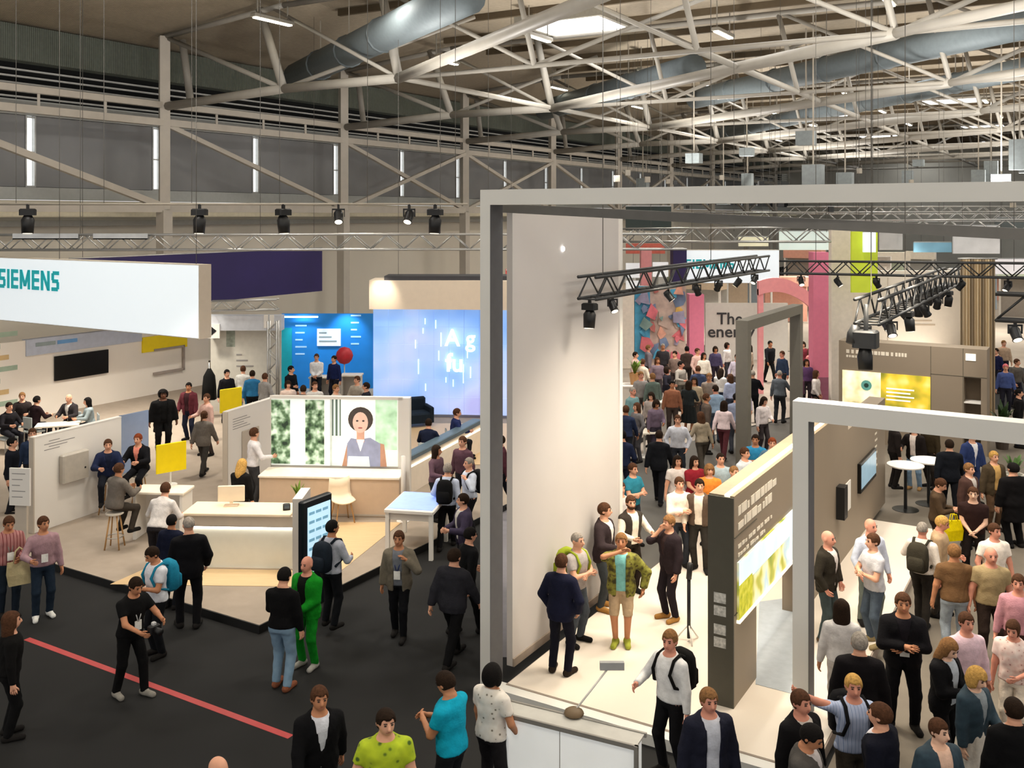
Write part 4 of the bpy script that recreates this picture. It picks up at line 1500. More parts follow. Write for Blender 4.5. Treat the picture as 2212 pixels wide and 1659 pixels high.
# LED wall with its cream header
DL = 33.0
la = gd(806, 800, DL); la.z = 0
lw = gd(1200, 800, DL).x - la.x
T = thing('led_wall', 'tall curved LED wall showing a pale blue sky with white letters', 'screen', la, 0)
zl0, zl1 = 0.25, zat(668, DL)
ledm = pattern('led_image', ['#6f9fe6', '#93b8f0', '#b3c4f4', '#a9aee8'], 'noise', .45, [.3, .45, .6, .75], rough=.3, emit=.62)
NSEG = 12
def led_y(x):
    return .9 * (1 - math.cos((x / lw) * 1.1)) - .0
for i in range(NSEG):
    for r_ in range(6):
        x0, x1 = lw * i / NSEG, lw * (i + 1) / NSEG
        z0_, z1_ = zl0 + (zl1 - zl0) * r_ / 6, zl0 + (zl1 - zl0) * (r_ + 1) / 6
        y0_, y1_ = -led_y(x0), -led_y(x1)
        g = .004
        MB().add([(x0 + g, y0_, z0_ + g), (x1 - g, y1_, z0_ + g), (x1 - g, y1_, z1_ - g), (x0 + g, y0_, z1_ - g),
                  (x0 + g, y0_ + .06, z0_ + g), (x1 - g, y1_ + .06, z0_ + g), (x1 - g, y1_ + .06, z1_ - g), (x0 + g, y0_ + .06, z1_ - g)],
                 [(0, 1, 2, 3), (7, 6, 5, 4), (0, 4, 5, 1), (1, 5, 6, 2), (2, 6, 7, 3), (3, 7, 4, 0)]).build('led_tile', ledm, T)
MB().box(0, lw, .08, .5, 0, zl1).build('support', GREIGE, T)
txw = mat('led_text', '#ffffff', .4, emit=1.6, var=0)
for s_, px, py, sz in (('A g', 962, 745, .80), ('fu', 963, 800, .88)):
    x = gd(px, py, DL).x - la.x
    o_ = put_text('lettering', s_, sz, txw, T, (x, -led_y(x) - .10, zat(py, DL)), bold=True, sx=.95)
    o_.rotation_euler = (math.pi / 2, 0, -.18)
lt_ = mat('led_streak', '#d6f4ff', .4, emit=1.0, var=0)
random.seed(8)
for i in range(16):
    x = random.uniform(1.3, 3.3); z_ = random.uniform(1.0, 3.4); hz_ = random.uniform(.15, .5)
    MB().box(x, x + .03, -led_y(x) - .03, -led_y(x) - .002, z_, z_ + hz_).build('light_streak', lt_, T)
T = thing('led_header', 'cream header box with a dark top hanging over the LED wall', 'header', (la.x - .1, la.y, zat(668, DL) + .02), 0)
hz2 = zat(606, DL) - zat(668, DL)
loops = []
for z in (0, hz2):
    l_ = []
    for i in range(9):
        x = lw * i / 8
        l_.append((x, -led_y(x) - .25, z))
    for i in range(8, -1, -1):
        x = lw * i / 8
        l_.append((x, 1.2, z))
    loops.append(l_)
MB().loft(loops).build('body', mat('header_cream', '#eadbc8', .5, var=.02), T)
MB().box(.5, lw, -.2, 1.0, hz2, hz2 + .14).build('dark_top', mat('header_dark', '#3d3d42', .5), T)
hang_wire(T, [(.9, .5, hz2), (4, .5, hz2)], 11.0)
spot((la.x + .35, la.y - 1.0, zat(600, DL) + .2), (la.x + .35, la.y, zat(650, DL)), 90, WARM, 70, .9, .1)
# floor of that stand: pale wood
poly = [gz(px, py, .15) for px, py in ((866, 1010), (872, 915), (1130, 915), (1130, 1000))]
o = MB().prism(poly, .146, .16).build('wood_platform', pattern('wood_floor', ['#c9a97c', '#dcc096'], 'noise', 3))
tag(o, 'pale wooden platform in front of the LED wall', 'platform')
# dark seat cube / loudspeaker in front of the LED wall
p = gz(900, 918, .16)
T = thing('dark_armchair', 'dark blue armchair at the left foot of the LED wall', 'armchair', (p.x, p.y, .16), .4)
MB().bbox(-.4, .4, -.38, .38, .12, .44, .05).build('seat', cloth('#1d2733'), T)
MB().bbox(-.4, .4, .26, .42, .40, .86, .05).build('backrest', cloth('#1d2733'), T)
for s_ in (-1, 1):
    MB().bbox(s_ * .41 - .07, s_ * .41 + .07, -.38, .40, .12, .62, .03).build('armrest', cloth('#1d2733'), T)
for x in (-.33, .33):
    for y in (-.3, .3):
        MB().tube([(x, y, 0), (x, y, .13)], .02, 6).build('leg', BLACK, T)

# low wall with a blue-grey rail right of the picture wall
a, b = gz(868, 992, 1.05), gz(1032, 908, 1.05)
T = thing('rail_counter', 'long low cream counter with a slanting blue-grey top rail', 'counter', (a.x, a.y, 0), math.atan2(-(b - a).x, (b - a).y))
Lr = math.hypot((b - a).x, (b - a).y)
MB().box(-.10, .10, 0, Lr, 0, .98).build('body', mat('cream_wall', '#e8dccb', .6, var=.03), T)
MB().bbox(-.16, .16, -.02, Lr, .98, 1.10, .02).build('top_rail', mat('rail_blue', '#4f6472', .4), T)
MB().box(.10, .13, .1, Lr, .80, .84).build('light_strip', mat('rail_strip', '#fff2d8', .3, emit=2.0), T)

# interactive table with a bluish display
a = gz(893, 1092, 1.0)
T = thing('display_table', 'white display table with a bluish glowing top', 'table', (a.x, a.y, .0), ROT + .35)
MB().bbox(-.52, .52, -.35, .95, .93, 1.0, .015).build('tabletop', WHITE, T)
MB().box(-.48, .48, -.28, .92, 1.0, 1.01).build('display', mat('table_glow', '#8fa8ea', .3, emit=.55, var=.05), T)
MB().box(-.45, .45, -.30, -.26, .78, .93).build('apron', OFFW, T)
for x in (-.46, .46):
    for y in (-.29, .88):
        MB().box(x - .04, x + .04, y - .04, y + .04, 0, .93).build('leg', WHITE, T)
p = gz(871, 1126, .14)
T = thing('white_pole', 'slim white pole standing beside the display table', 'pole', p, 0)
MB().tube([(0, 0, .015), (0, 0, zat(985, p.y) - .14)], .05, 10).build('shaft', OFFW, T, True)
MB().lathe([(.15, 0), (.15, .015), (.05, .02)], 16).build('base', OFFW, T)

# red tape on the dark floor
a, b = gz(58, 1380), gz(628, 1592)
T = MB()
d = (b - a).normalized(); sdv = Vector((-d.y, d.x, 0)) * .055
o = T.loft([[a - sdv, b - sdv, b + sdv, a + sdv], [v + Vector((0, 0, .004)) for v in (a - sdv, b - sdv, b + sdv, a + sdv)]]).build('floor_tape', mat('tape_red', '#b04444', .6))
tag(o, 'straight red tape line stuck on the dark floor', 'tape')

# pale blue glass divider behind the first partition, small red board beside the LED header
p = gd(258, 960, 25.5)
T = thing('glass_divider', 'pale blue glass divider behind the first partition', 'divider', (p.x, p.y, .145), ROT)
MB().box(-.02, .02, 0, .9, .06, zat(898, 25.5) - .145).build('pane', mat('blue_glass', '#8fa8d0', .2, var=.03, alpha=.75), T)
MB().box(-.04, .04, -.05, .95, 0, .06).build('foot_rail', ALU, T)
p = gd(1092, 602, 36.0)
T = thing('red_board', 'small red board hung right of the LED header', 'board', p, 0)
MB().box(0, .42, 0, .06, 0, .36).build('panel', mat('board_red', '#d4514c', .5, emit=.15), T)
MB().box(.02, .40, -.01, 0, .30, .35).build('stripe', WHITE, T)
hang_wire(T, [(.21, .03, .36)], 11.0)

# ------------------------------------------------------------------ the white portal and the stage
SZ = .17
fp = gz(1041, 1502, 0)                                   # foot of the portal's left post
T = thing('white_portal', 'huge white rectangular portal frame around the stage front', 'portal frame', fp, ROT)
PW, PD = .17, .34
ztop = zat(410, fp.y)
plen = 13.5
MB().box(-.03, PW - .03, 0, PD, 0, ztop).build('post', FRAMEM, T)
MB().box(PW - .03, PW - .022, .0, PD, .0, ztop - .22).build('shaded_inner_face', mat('inner_face_shade', '#5d5d60', .6), T)  # shade of the post's inner side, painted as a thin dark sheet
MB().box(plen, plen + PW, 0, PD, 0, ztop).build('post', FRAMEM, T)
MB().box(PW - .03, plen, 0, PD, ztop - .22, ztop).build('top_beam', FRAMEM, T)
MB().box(PW - .03, 4.6, 0, PD - .1, 0, .15).build('bottom_beam', FRAMEM, T)
q0, q1 = gd(1074, 449, fp.y + .5), gd(2330, 512, 10.6)
bb_ = thing('cross_beam', 'dark grey beam running behind the top of the huge white portal', 'beam', q0, 0)
MB().bar((0, 0, 0), q1 - q0, .12, .13).build('beam', mat('beam_grey', '#77746f', .6), bb_)
MB().bar((0, 0, -.02), (0, 0, .1), .16).build('end_bracket', mat('beam_grey', '#77746f', .6), bb_)
# stage
sc_ = gz(1099, 1478, SZ)
rt = gz(1765, 1648, SZ)
sw = (rt - sc_).dot(R)
far = gz(1996, 1132, SZ)
su = (far - rt).dot(U)
T = thing('stage', 'low stage with a bright cream floor and grey edge', 'stage', (sc_.x, sc_.y, 0), ROT)
MB().box(-.05, sw, 0, su, 0, SZ - .012).build('edge', mat('stage_edge', '#97897d', .6), T)
MB().box(-.03, sw - .02, .02, su - .02, SZ - .012, SZ).build('deck', mat('stage_floor', '#ddd2c4', .45, var=.02, scale=1), T)
# tall white banner wall on the stage's left
wb_ = gz(1107, 1440, SZ)
T = thing('banner_wall', 'tall white fabric wall rising from the left edge of the stage', 'wall panel', wb_, ROT)
lw_ = tpx(wb_, U, 1336)
hw_ = zat(456, wb_.y) - SZ
MB().box(-.10, 0, 0, lw_, .0, hw_).build('fabric', mat('banner_fabric', '#c9c4c1', .8, var=.025, scale=.8), T)
MB().box(0, .03, 0, lw_, 0, .12).build('baseboard', mat('stage_edge', '#97897d', .6), T)
MB().box(-.12, .03, lw_, lw_ + .12, 0, hw_).build('edge_post', WHITE, T)
MB().tube([(.0, lw_ * .42, hw_ - .62), (.03, lw_ * .42, hw_ - .62)], .04, 8).build('downlight', mat('tiny_lamp', '#ffffff', .3, emit=4), T)
# grey-blue floor strip behind the wall
a = gz(1085, 1300, .0)

# dark info wall (long, with pillar, top light and picture panel)
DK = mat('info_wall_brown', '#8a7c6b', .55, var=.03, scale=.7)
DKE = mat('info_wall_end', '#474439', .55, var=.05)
iw = gz(1586, 1530, SZ)
T = thing('info_wall', 'long dark grey-brown info wall with glowing picture and lit top edge', 'info wall', iw, ROT)
Li = tpx(iw, U, 1912)
hI = zat(1076, iw.y) - SZ
th = .36
t_p = tpx(iw, U, 1634)                                    # end of the solid pillar
t_o = tpx(iw, U, 1735)                                    # opening ends
MB().box(-th, 0, 0, t_p, 0, hI).build('pillar', DK, T)
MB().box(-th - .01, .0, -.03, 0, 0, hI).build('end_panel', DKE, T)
MB().box(-th, 0, t_p, t_o, 1.15, hI).build('bridge_panel', DK, T)
t_c = tpx(iw, U, 1832)
MB().box(-th, 0, t_o, t_c, 0, hI).build('wall_panel', DK, T)
MB().box(-th, 0, t_c, Li, 0, hI - .42).build('wall_panel', DK, T)
MB().box(-.14, -.06, 0, t_c, hI, hI + .03).build('top_light', mat('warm_strip', '#fff1cf', .3, emit=1.3, var=0), T)
MB().box(-th, -.14, 0, t_c, hI, hI + .02).box(-.06, 0, 0, t_c, hI, hI + .02).build('top_cap', mat('cap_beige', '#8d7d66', .6), T)
for z in (1.28, 2.35):
    MB().box(0, .012, .0, t_p, z, z + .008).build('joint', DKE, T)
# end panel: four pale pictograms
for i, z in enumerate((1.42, 1.24, .98, .80)):
    MB().box(-th * .78, -th * .30, -.036, -.03, z + .01, z + .15).build('pictogram', mat('pictogram', '#b9b8b2', .5, var=.4, scale=20), T)
# lettering too small to read: rows of strokes
sm_ = mat('wall_letter', '#e6dccb', .5)
random.seed(3)
for row, (z, h_, y1) in enumerate(((2.62, .13, 1.9), (2.42, .13, 1.7), (2.16, .055, 1.75), (2.04, .055, 1.5), (1.92, .055, .95))):
    y = .16
    while y < y1:
        wl_ = random.uniform(.05, .16) * (1.6 if h_ > .1 else 1)
        MB().box(0, .008, y, y + wl_, z, z + h_ * random.choice((.75, 1, 1))).build('letter_stroke', sm_, T)
        y += wl_ + (.03 if random.random() < .8 else .08)
# glowing landscape picture
pic = MB().box(0, .03, .12, t_o + .2, 1.18, 1.98).build('picture', pattern('pic_land', ['#7c8f3a', '#b9b552', '#e8e2b0', '#b9cfd8', '#eef4f6'], 'noise', 1.6, [.3, .42, .5, .58, .72], emit=.45), T)
MB().box(.03, .034, .12, t_o + .2, 1.62, 1.97).build('sky_area', mat('pic_sky', '#cfe9f4', .4, emit=.55, var=.1, scale=2), pic)
MB().box(.03, .036, .12, .72, 1.19, 1.66).build('tree_area', pattern('pic_tree', ['#5c7a1e', '#b9b52c', '#e2da6a'], 'noise', 9, emit=.5), pic)
MB().box(0, .05, .10, t_o + .2, 1.14, 1.18).build('light_shelf', mat('warm_strip', '#fff1cf', .3, emit=1.7), T)
# screen, brochure holder and small marks on the far part
ts0, ts1 = tpx(iw, U, 1852), tpx(iw, U, 1886)
zz = iw.y + ts0 * U.y
MB().bbox(0, .07, ts0, ts1, zat(1066, zz) - SZ, zat(1002, zz) - SZ, .01).build('monitor', mat('tv_black', '#050505', .25), T)
MB().box(.07, .075, ts0 + .07, ts1 - .05, zat(1058, zz) - SZ, zat(1008, zz) - SZ).build('monitor_screen', mat('monitor_blue', '#8fb0c4', .25, emit=.35), T)
tb0 = tpx(iw, U, 1806); zz = iw.y + tb0 * U.y
MB().box(0, .16, tb0, tb0 + .28, zat(1122, zz) - SZ, zat(1052, zz) - SZ).build('dark_niche', BLACK, T)
tb0 = tpx(iw, U, 1826); zz = iw.y + tb0 * U.y
MB().box(0, .02, tb0, tb0 + .42, zat(1108, zz) - SZ, zat(1046, zz) - SZ).build('white_sheet', WHITE, T)
for i in range(6):
    y = tpx(iw, U, 1890); zz = iw.y + y * U.y
    MB().box(0, .006, y, y + .25 - .05 * (i % 2), zat(1010 - i * 14, zz) - SZ, zat(1006 - i * 14, zz) - SZ).build('letter_stroke', sm_, T)
# pale carpet fields: behind the stage and in the aisle on the right
cg = mat('aisle_carpet', '#6f675c', .85, var=.08, scale=1.5, bump=.2, bscale=100)
poly = [(gz(1790, 1659)), gz(2000, 1140), gz(1960, 960), gz(2500, 960), gz(2700, 1700), gz(1785, 1720)]
poly = [gz(1775, 1690), gz(2012, 1150), gz(1870, 1150), gz(1846, 1015), gz(1890, 885), gz(2500, 885), gz(2700, 1760), gz(1770, 1760)]
o = MB().prism(poly, .0, .006).build('aisle_carpet', cg)
struct(o, 'pale greige carpet of the right aisle')
poly = [gz(1340, 760), gz(1800, 760), gz(1800, 880), gz(1560, 935), gz(1330, 1000)]
o = MB().prism(poly, .0, .008).build('back_carpet', mat('back_carpet', '#a89d92', .85, var=.1, scale=1.0))
struct(o, 'grey carpet of the far crowd area')
poly = [gz(1340, 990), gz(1590, 930), gz(1800, 885), gz(1900, 1010), gz(1840, 1030), gz(1340, 1260)]
o = MB().prism(poly, .0, .006).build('aisle_strip', mat('aisle_dark', '#55524d', .7, var=.1, scale=1.0))
struct(o, 'dark grey carpet aisle behind the stage')
poly = [gz(1640, 1300, .172), gz(1716, 1290, .172), gz(1716, 1500, .172), gz(1632, 1478, .172)]
o = MB().prism([(p.x, p.y) for p in poly], SZ + .001, SZ + .006).build('blue_mat', mat('blue_mat', '#a3aab0', .6, var=.06, scale=8))
tag(o, 'blue-grey floor mat on the stage under the info wall opening', 'mat')
# dim strip of carpet between portal post and banner wall
poly = [gz(1075, 1420), gz(1110, 1420), gz(1125, 1000), gz(1075, 1000)]
o = MB().prism(poly, .0, .006).build('side_carpet', mat('side_carpet', '#77747a', .7))
struct(o, 'grey carpet strip beside the banner wall')

# second, smaller portal
f2 = gz(1712, 1546, SZ)
T = thing('small_portal', 'smaller white portal frame standing on the stage right', 'portal frame', f2, ROT)
z2_ = zat(866, f2.y) - SZ
wd = tpx(f2, R, 1746)
MB().box(0, wd, 0, .30, 0, z2_).build('post', FRAMEM, T)
MB().box(wd, wd + .006, 0, .30, 0, z2_ - .26).build('shaded_inner_face', mat('inner_face_shade', '#5d5d60', .6), T)  # dark sheet again, shade put into the colour of this inner side
MB().box(wd, 4.6, 0, .30, z2_ - .26, z2_).build('top_beam', FRAMEM, T)
MB().box(4.6, 4.6 + wd, 0, .30, -SZ, z2_).build('post', FRAMEM, T)
# third, far dark portal
f3 = gz(1589, 1022, 0)
T = thing('dark_portal', 'dark grey portal frame standing in the aisle behind the stage', 'portal frame', f3, ROT)
z3 = zat(692, f3.y)
l3 = tpx(f3, U, 1706)
DKP = mat('portal_dark', '#6e6a61', .55, var=.03)
MB().box(0, .34, 0, .30, 0, z3).build('post', DKP, T)
MB().box(0, .34, l3, l3 + .30, 0, z3).build('post', DKP, T)
MB().box(0, .34, .30, l3, z3 - .28, z3).build('top_beam', DKP, T)

# foreground light box desk
dl = gz(1096, 1512, 1.15)
dr = gz(1392, 1584, 1.15)
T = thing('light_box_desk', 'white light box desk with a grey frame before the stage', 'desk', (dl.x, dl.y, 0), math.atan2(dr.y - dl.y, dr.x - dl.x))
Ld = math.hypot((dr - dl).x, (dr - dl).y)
MB().box(.03, Ld - .03, -.26, -.01, .0, 1.12).build('body', mat('desk_white', '#e6e7e4', .4, emit=.28, var=.02), T)  # faint glow added to the colour so the front looks whiter
MB().box(-.02, Ld + .02, -.30, -.27, 1.10, 1.15).box(-.02, Ld + .02, .0, .03, 1.10, 1.15).build('top_frame', mat('desk_frame', '#8e8b85', .4, .3), T)
for x in (-.02, Ld - .02):
    MB().box(x, x + .04, -.31, -.26, 0, 1.15).build('corner_post', mat('desk_frame', '#8e8b85', .4, .3), T)
MB().box(.0, Ld, -.26, .0, 1.12, 1.14).build('top_panel', mat('desk_top', '#b9b8b2', .4), T)
MB().box(Ld * .46, Ld * .465, -.262, -.26, .05, 1.1).build('seam', mat('desk_frame', '#8e8b85', .4), T)
# pole with a small lamp head, clamped behind the desk
hp = gz(1240, 1545, 1.15)
T = thing('camera_pole', 'thin white pole with a small grey head leaning over the stage from the desk', 'pole', (hp.x, hp.y + .02, 1.14), 0)
tip = gd(1312, 1446, hp.y + .25) - Vector(T.location)
MB().tube([(0, 0, .04), tip], .012, 6).build('pole', mat('pole_white', '#d9d7d2', .4), T, True)
Mh = Matrix.Translation(tip)
MB().box(-.09, .20, -.03, .03, -.0, .09, 0, Mh).build('head', mat('head_grey', '#9b9c9c', .4), T)
MB().lathe([(.09, 0), (.12, .02), (.11, .05), (.06, .08)], 12).build('base_clamp', mat('clamp_brown', '#6a573f', .6), T, True)

# black lighting trusses over the stage
ta = gd(1268, 646, 16.0); tb = ta + U * (tpx(ta, U, 1648))
T = box_truss('lighting_truss', 'black lattice truss with lamps over the stage beside the banner wall', ta, tb, .32, .36, DARKRIG, r=.03)
hang_wire(T, [(0, .6, .36), (0, 6, .36)], 11.5)
tl = math.hypot((tb - ta).x, (tb - ta).y)
for i, (f, big) in enumerate(((.01, True), (.10, False), (.36, False), (.52, False), (.66, False), (.8, False), (.93, False))):
    q = ta + U * (tl * f)
    spotlight(q, 'small black spotlight hung along the truss beside the banner wall' if i else 'larger black spotlight at the near end of the stage truss', ROT + i, .62 if big else .5, big, 'spotlights along the stage truss' if i else None)
ra = gd(1690, 590, 27.0); rb_ = gd(2300, 602, 22.0)
T = box_truss('lighting_truss', 'long dark lattice truss crossing before the pink pillar', ra, rb_, .3, .34, DARKRIG, r=.03)
hang_wire(T, [(0, 1, .3), (0, 6, .3)], 11.5)
d_ = (rb_ - ra)
for i in range(6):
    spotlight(ra + d_ * (.08 + .15 * i), 'small dark spotlight under the long truss before the pink pillar', i, .55, False, 'spotlights under the long dark truss')
sa = gd(1872, 700, 17.0); sb = sa + U * (tpx(sa, U, 2058))
T = box_truss('lighting_truss', 'dark lattice truss crowded with lamps above the brown booth', sa, sb, .4, .42, DARKRIG, r=.032)
hang_wire(T, [(0, .4, .4), (0, 4, .4)], 11.5)
ln_ = math.hypot((sb - sa).x, (sb - sa).y)
for i in range(11):
    spotlight(sa + U * (ln_ * (.04 + .088 * i)) + R * (.14 if i % 2 else -.14), 'dark spotlight in the dense row on the crowded truss', ROT + .5 * i, .62, i % 3 == 0, 'spotlights on the crowded truss')
T = thing('lamp_cluster', 'cluster of dark moving lamps at the near end of the crowded truss', 'lamps', sa + Vector((0, 0, -.05)), ROT)
MB().tube([(0, -.05, .4), (0, -.05, -.5)], .04, 8).build('drop_pipe', DARKRIG, T, True)
MB().bbox(-.2, .2, -.25, .1, -.35, -.05, .03).build('base_box', DARKRIG, T)
MB().tube([(0, -.1, -.3), (0, -.14, -.5), (.02, -.2, -.72)], [.09, .13, .12], 12).build('lamp_head', BLACK, T, True)
MB().tube([(-.16, -.1, .02), (-.2, -.14, -.12), (-.22, -.2, -.28)], [.07, .10, .09], 12).build('lamp_head', DARKRIG, T, True)
ea = gd(2152, 690, 15.0); eb = ea + R * 2.5
T = box_truss('lighting_truss', 'black truss end jutting in beside the golden curtain', ea, eb, .3, .40, BLACK, r=.03)
hang_wire(T, [(0, .5, .4)], 11.5)
for i in range(2):
    spotlight(ea + R * (.25 + .5 * i) + U * .15, 'black spotlight under the truss end beside the golden curtain', i, .55, False, 'spotlights under the jutting truss end')

# ------------------------------------------------------------------ middle distance
PINK = mat('pink', '#e07f9c', .55, var=.04)
PINKL = mat('pink_light', '#f2a3a6', .55, var=.04)
def pillar(label, px0, px1, py0, d, m, ztop=None, base_m=None):
    a = gd(px0, 600, d); w_ = (px1 - px0) / F * d
    T = thing('pillar', label, 'pillar', (a.x, a.y, 0), 0)
    z = zat(py0, d)
    if base_m:
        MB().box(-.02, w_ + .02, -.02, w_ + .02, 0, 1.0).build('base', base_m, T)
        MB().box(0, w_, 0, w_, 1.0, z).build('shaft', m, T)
    else:
        MB().box(0, w_, 0, w_, .08, z).build('shaft', m, T)
        MB().box(-.03, w_ + .03, -.03, w_ + .03, 0, .08).build('base', GREIGE, T)
    return T
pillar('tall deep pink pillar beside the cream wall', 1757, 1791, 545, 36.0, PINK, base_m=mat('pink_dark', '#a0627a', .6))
pillar('pink pillar between the colourful mural and the lettered wall', 1489, 1521, 636, 45.0, PINK)
pillar('thin pale pink pillar above the lamp truss', 1385, 1408, 540, 50.0, PINKL)
pillar('cream pillar between banner wall and colourful mural', 1332, 1370, 636, 44.0, mat('pillar_cream', '#eadfd2', .6))
p = gd(1722, 560, 38.0)
T = thing('pink_arch', 'light pink arch curving beside the tall pink pillar', 'arch', (p.x, p.y, 0), 0)
pts = [(-1.5 + 2.6 * i / 14, 0, zat(600, 38) - 1.0 * (i / 14 - .25) ** 2 * 2.2) for i in range(15)]
b = MB()
for i in range(14):
    (x0, _, za_), (x1, _, zb2) = pts[i], pts[i + 1]
    b.add([(x0, 0, za_ - .55), (x1, 0, zb2 - .55), (x1, 0, zb2), (x0, 0, za_), (x0, .3, za_ - .55), (x1, .3, zb2 - .55), (x1, .3, zb2), (x0, .3, za_)],
          [(0, 1, 2, 3), (7, 6, 5, 4), (0, 4, 5, 1), (2, 6, 7, 3)] + ([(0, 3, 7, 4)] if i == 0 else []) + ([(1, 5, 6, 2)] if i == 13 else []))
b.build('arch_band', PINKL, T)
for x in (-1.4, .9):
    MB().box(x - .1, x + .1, .05, .25, 0, zat(625, 38)).build('leg', PINKL, T)
# colourful mural on a frame
a = gd(1371, 700, 44.0); wm_ = gd(1482, 700, 44.0).x - a.x
T = thing('mural_wall', 'tall colourful wall of blue, red and ochre patches above the crowd', 'mural', (a.x, a.y, 0), 0)
zt_ = zat(618, 44)
MB().box(0, wm_, .05, .25, 0, zt_).build('panel', WHITE, T)
cols = ['#4f9fc4', '#c86a72', '#d9a08c', '#9a94ae', '#b56a66', '#7f9a96', '#cfa75a', '#6d7d9c', '#d4707c', '#b9a49a']
random.seed(11)
MB().box(0, wm_ * .3, .03, .05, .4, zt_).build('patch', mat('mural_#4f9fc4', '#4f9fc4', .6, var=.3, scale=2), T)
MB().box(wm_ * .3, wm_, .03, .05, .2, zt_).build('patch', mat('mural_#b9a49a', '#b9a49a', .6, var=.3, scale=2), T)
for i in range(34):
    c = random.choice(cols)
    m = mat('mural_' + c, c, .6, var=.3, scale=2)
    x0, z0_ = wm_ * random.uniform(.02, .98) ** .8, zt_ * random.uniform(.1, .96)
    rr = random.uniform(.12, .42)
    nn = random.choice((3, 4, 5, 6))
    ph_ = random.uniform(0, 6)
    pts = [(min(wm_, max(0, x0 + rr * random.uniform(.6, 1.2) * math.cos(ph_ + 6.283 * q / nn))), z0_ + rr * random.uniform(.7, 1.5) * math.sin(ph_ + 6.283 * q / nn)) for q in range(nn)]
    yy = -.004 * i
    MB().loft([[(x, .03, z) for x, z in pts], [(x, yy, z) for x, z in pts]]).build('patch', m, T)
a = gd(1352, 545, 52.0)
T = thing('coral_banner', 'coral red banner strip hung behind the thin pink pillar', 'banner', (a.x, a.y, zat(548, 52)), 0)
MB().box(0, 2.1, 0, .04, 0, .55).build('cloth_panel', mat('coral', '#cf6a5a', .6, var=.12), T)
hang_wire(T, [(.2, .02, .55), (1.9, .02, .55)], 11.5)
for i, (px, py) in enumerate(((1352, 570), (1410, 568), (1352, 608))):
    a = gd(px, py + 30, 53.0)
    T = thing('hanging_board', 'small glowing white board hung behind the thin pink pillar', 'board', a, 0, 'small white boards behind the thin pink pillar')
    MB().box(0, .85, 0, .05, 0, .8).build('panel', mat('board_white', '#eef2f4', .5, emit=.35), T)
    hang_wire(T, [(.4, .02, .8)], 11.5)
# wall with big lettering
a = gd(1524, 700, 47.0); wl_ = gd(1702, 700, 47.0).x - a.x
T = thing('lettered_wall', 'white wall with large dark lettering behind the dark portal', 'wall panel', (a.x, a.y, 0), 0)
MB().box(0, wl_, 0, .2, 0, zat(655, 47)).build('panel', mat('wall_pale', '#dcd8d0', .6, var=.03), T)
dkl = mat('letter_dark', '#3a3a3c', .5)
put_text('lettering', 'The', .80, dkl, T, (gd(1548, 0, 47).x - a.x, -.02, zat(700, 47)))
put_text('lettering', 'energy', .80, dkl, T, (gd(1528, 0, 47).x - a.x, -.02, zat(728, 47)), sx=1.05)
# second glowing sign
nr = gd(1684, 580, 47.0); nr.z = 0
z1, z2 = zat(612, 47), zat(540, 47)
T = thing('light_box_sign', 'glowing white sign with teal letters and a purple end far behind the stage', 'sign', (gd(1452, 0, 47).x, 47.0, z1), 0)
lx = gd(1684, 0, 47).x - gd(1452, 0, 47).x
MB().box(0, .65, -.3, .6, 0, z2 - z1).build('end_panel', mat('purple', '#2a2054', .6), T)
MB().box(.65, lx, .02, .6, 0, z2 - z1).build('box', GREIGE, T)
MB().box(.66, lx - .03, 0, .02, .02, z2 - z1 - .02).build('lit_face', mat('sign_glow', '#d3dbe0', .4, emit=.62), T)
block_letters('SIEMENS', .46, mat('sign_teal', '#12a0a8', .4, emit=.3), T, 3.0, .70, -.02)
hang_wire(T, [(1, .3, z2 - z1), (lx - .4, .3, z2 - z1)], 11.5)

# cream tower wall, white tower, curtain, brown booth
a = gd(1796, 700, 33.0); w_ = gd(1842, 0, 33).x - a.x
T = thing('cream_tower', 'tall cream wall slab right of the pink pillar', 'wall panel', (a.x, a.y, 0), 0)
MB().box(0, w_, 0, .3, 0, zat(482, 33)).build('slab', mat('pillar_cream', '#eadfd2', .6), T)
MB().box(-.01, w_ + .01, -.01, .31, 0, .12).build('base', GREIGE, T)
a = gd(1842, 700, 33.5); w_ = gd(2076, 0, 33.5).x - a.x
T = thing('white_tower', 'broad white tower wall lit warm from below behind the brown booth', 'wall panel', (a.x, a.y, 0), 0)
MB().box(0, w_, 0, .3, 0, zat(585, 33.5)).build('wall_panel', mat('tower_white', '#ece2d6', .6, var=.02), T)
for x in (w_ * .32,):
    MB().box(x, x + .02, -.01, 0, 0, zat(600, 33.5)).build('joint', GREIGE, T)
for i in range(3):
    MB().box(w_ * (.52 - .02 * i), w_ * (.70 + .03 * i), -.012, 0, zat(685 + i * 9, 33.5), zat(682 + i * 9, 33.5)).build('caption_line', mat('caption_warm', '#c9b7a2', .6), T)
spot((a.x + w_ * .55, a.y - 1.2, 1.6), (a.x + w_ * .55, a.y, 3.0), 130, WARM, 110, .9, .2)
a = gd(2076, 700, 32.5); w_ = gd(2148, 0, 32.5).x - a.x
T = thing('curtain', 'golden brown pleated curtain beside the white tower', 'curtain', (a.x, a.y, 0), 0)
b = MB()
nf = 60
pts = [(w_ * i / nf, .09 * math.sin(i * 1.25)) for i in range(nf + 1)]
zc0, zc1 = .05, zat(560, 32.5)
b.add([(x, y, z) for z in (zc0, zc1) for x, y in pts] + [(x, y + .02, z) for z in (zc0, zc1) for x, y in pts],
      [(i, i + 1, nf + 2 + i, nf + 1 + i) for i in range(nf)] + [(2 * nf + 2 + nf + 1 + i, 2 * nf + 2 + nf + 2 + i, 2 * nf + 2 + i + 1, 2 * nf + 2 + i) for i in range(nf)])
b.build('pleated_cloth', pattern('curtain_gold', ['#a3937c', '#cdb693', '#ecd9b6'], 'wave', .9, rough=.6), T, True)
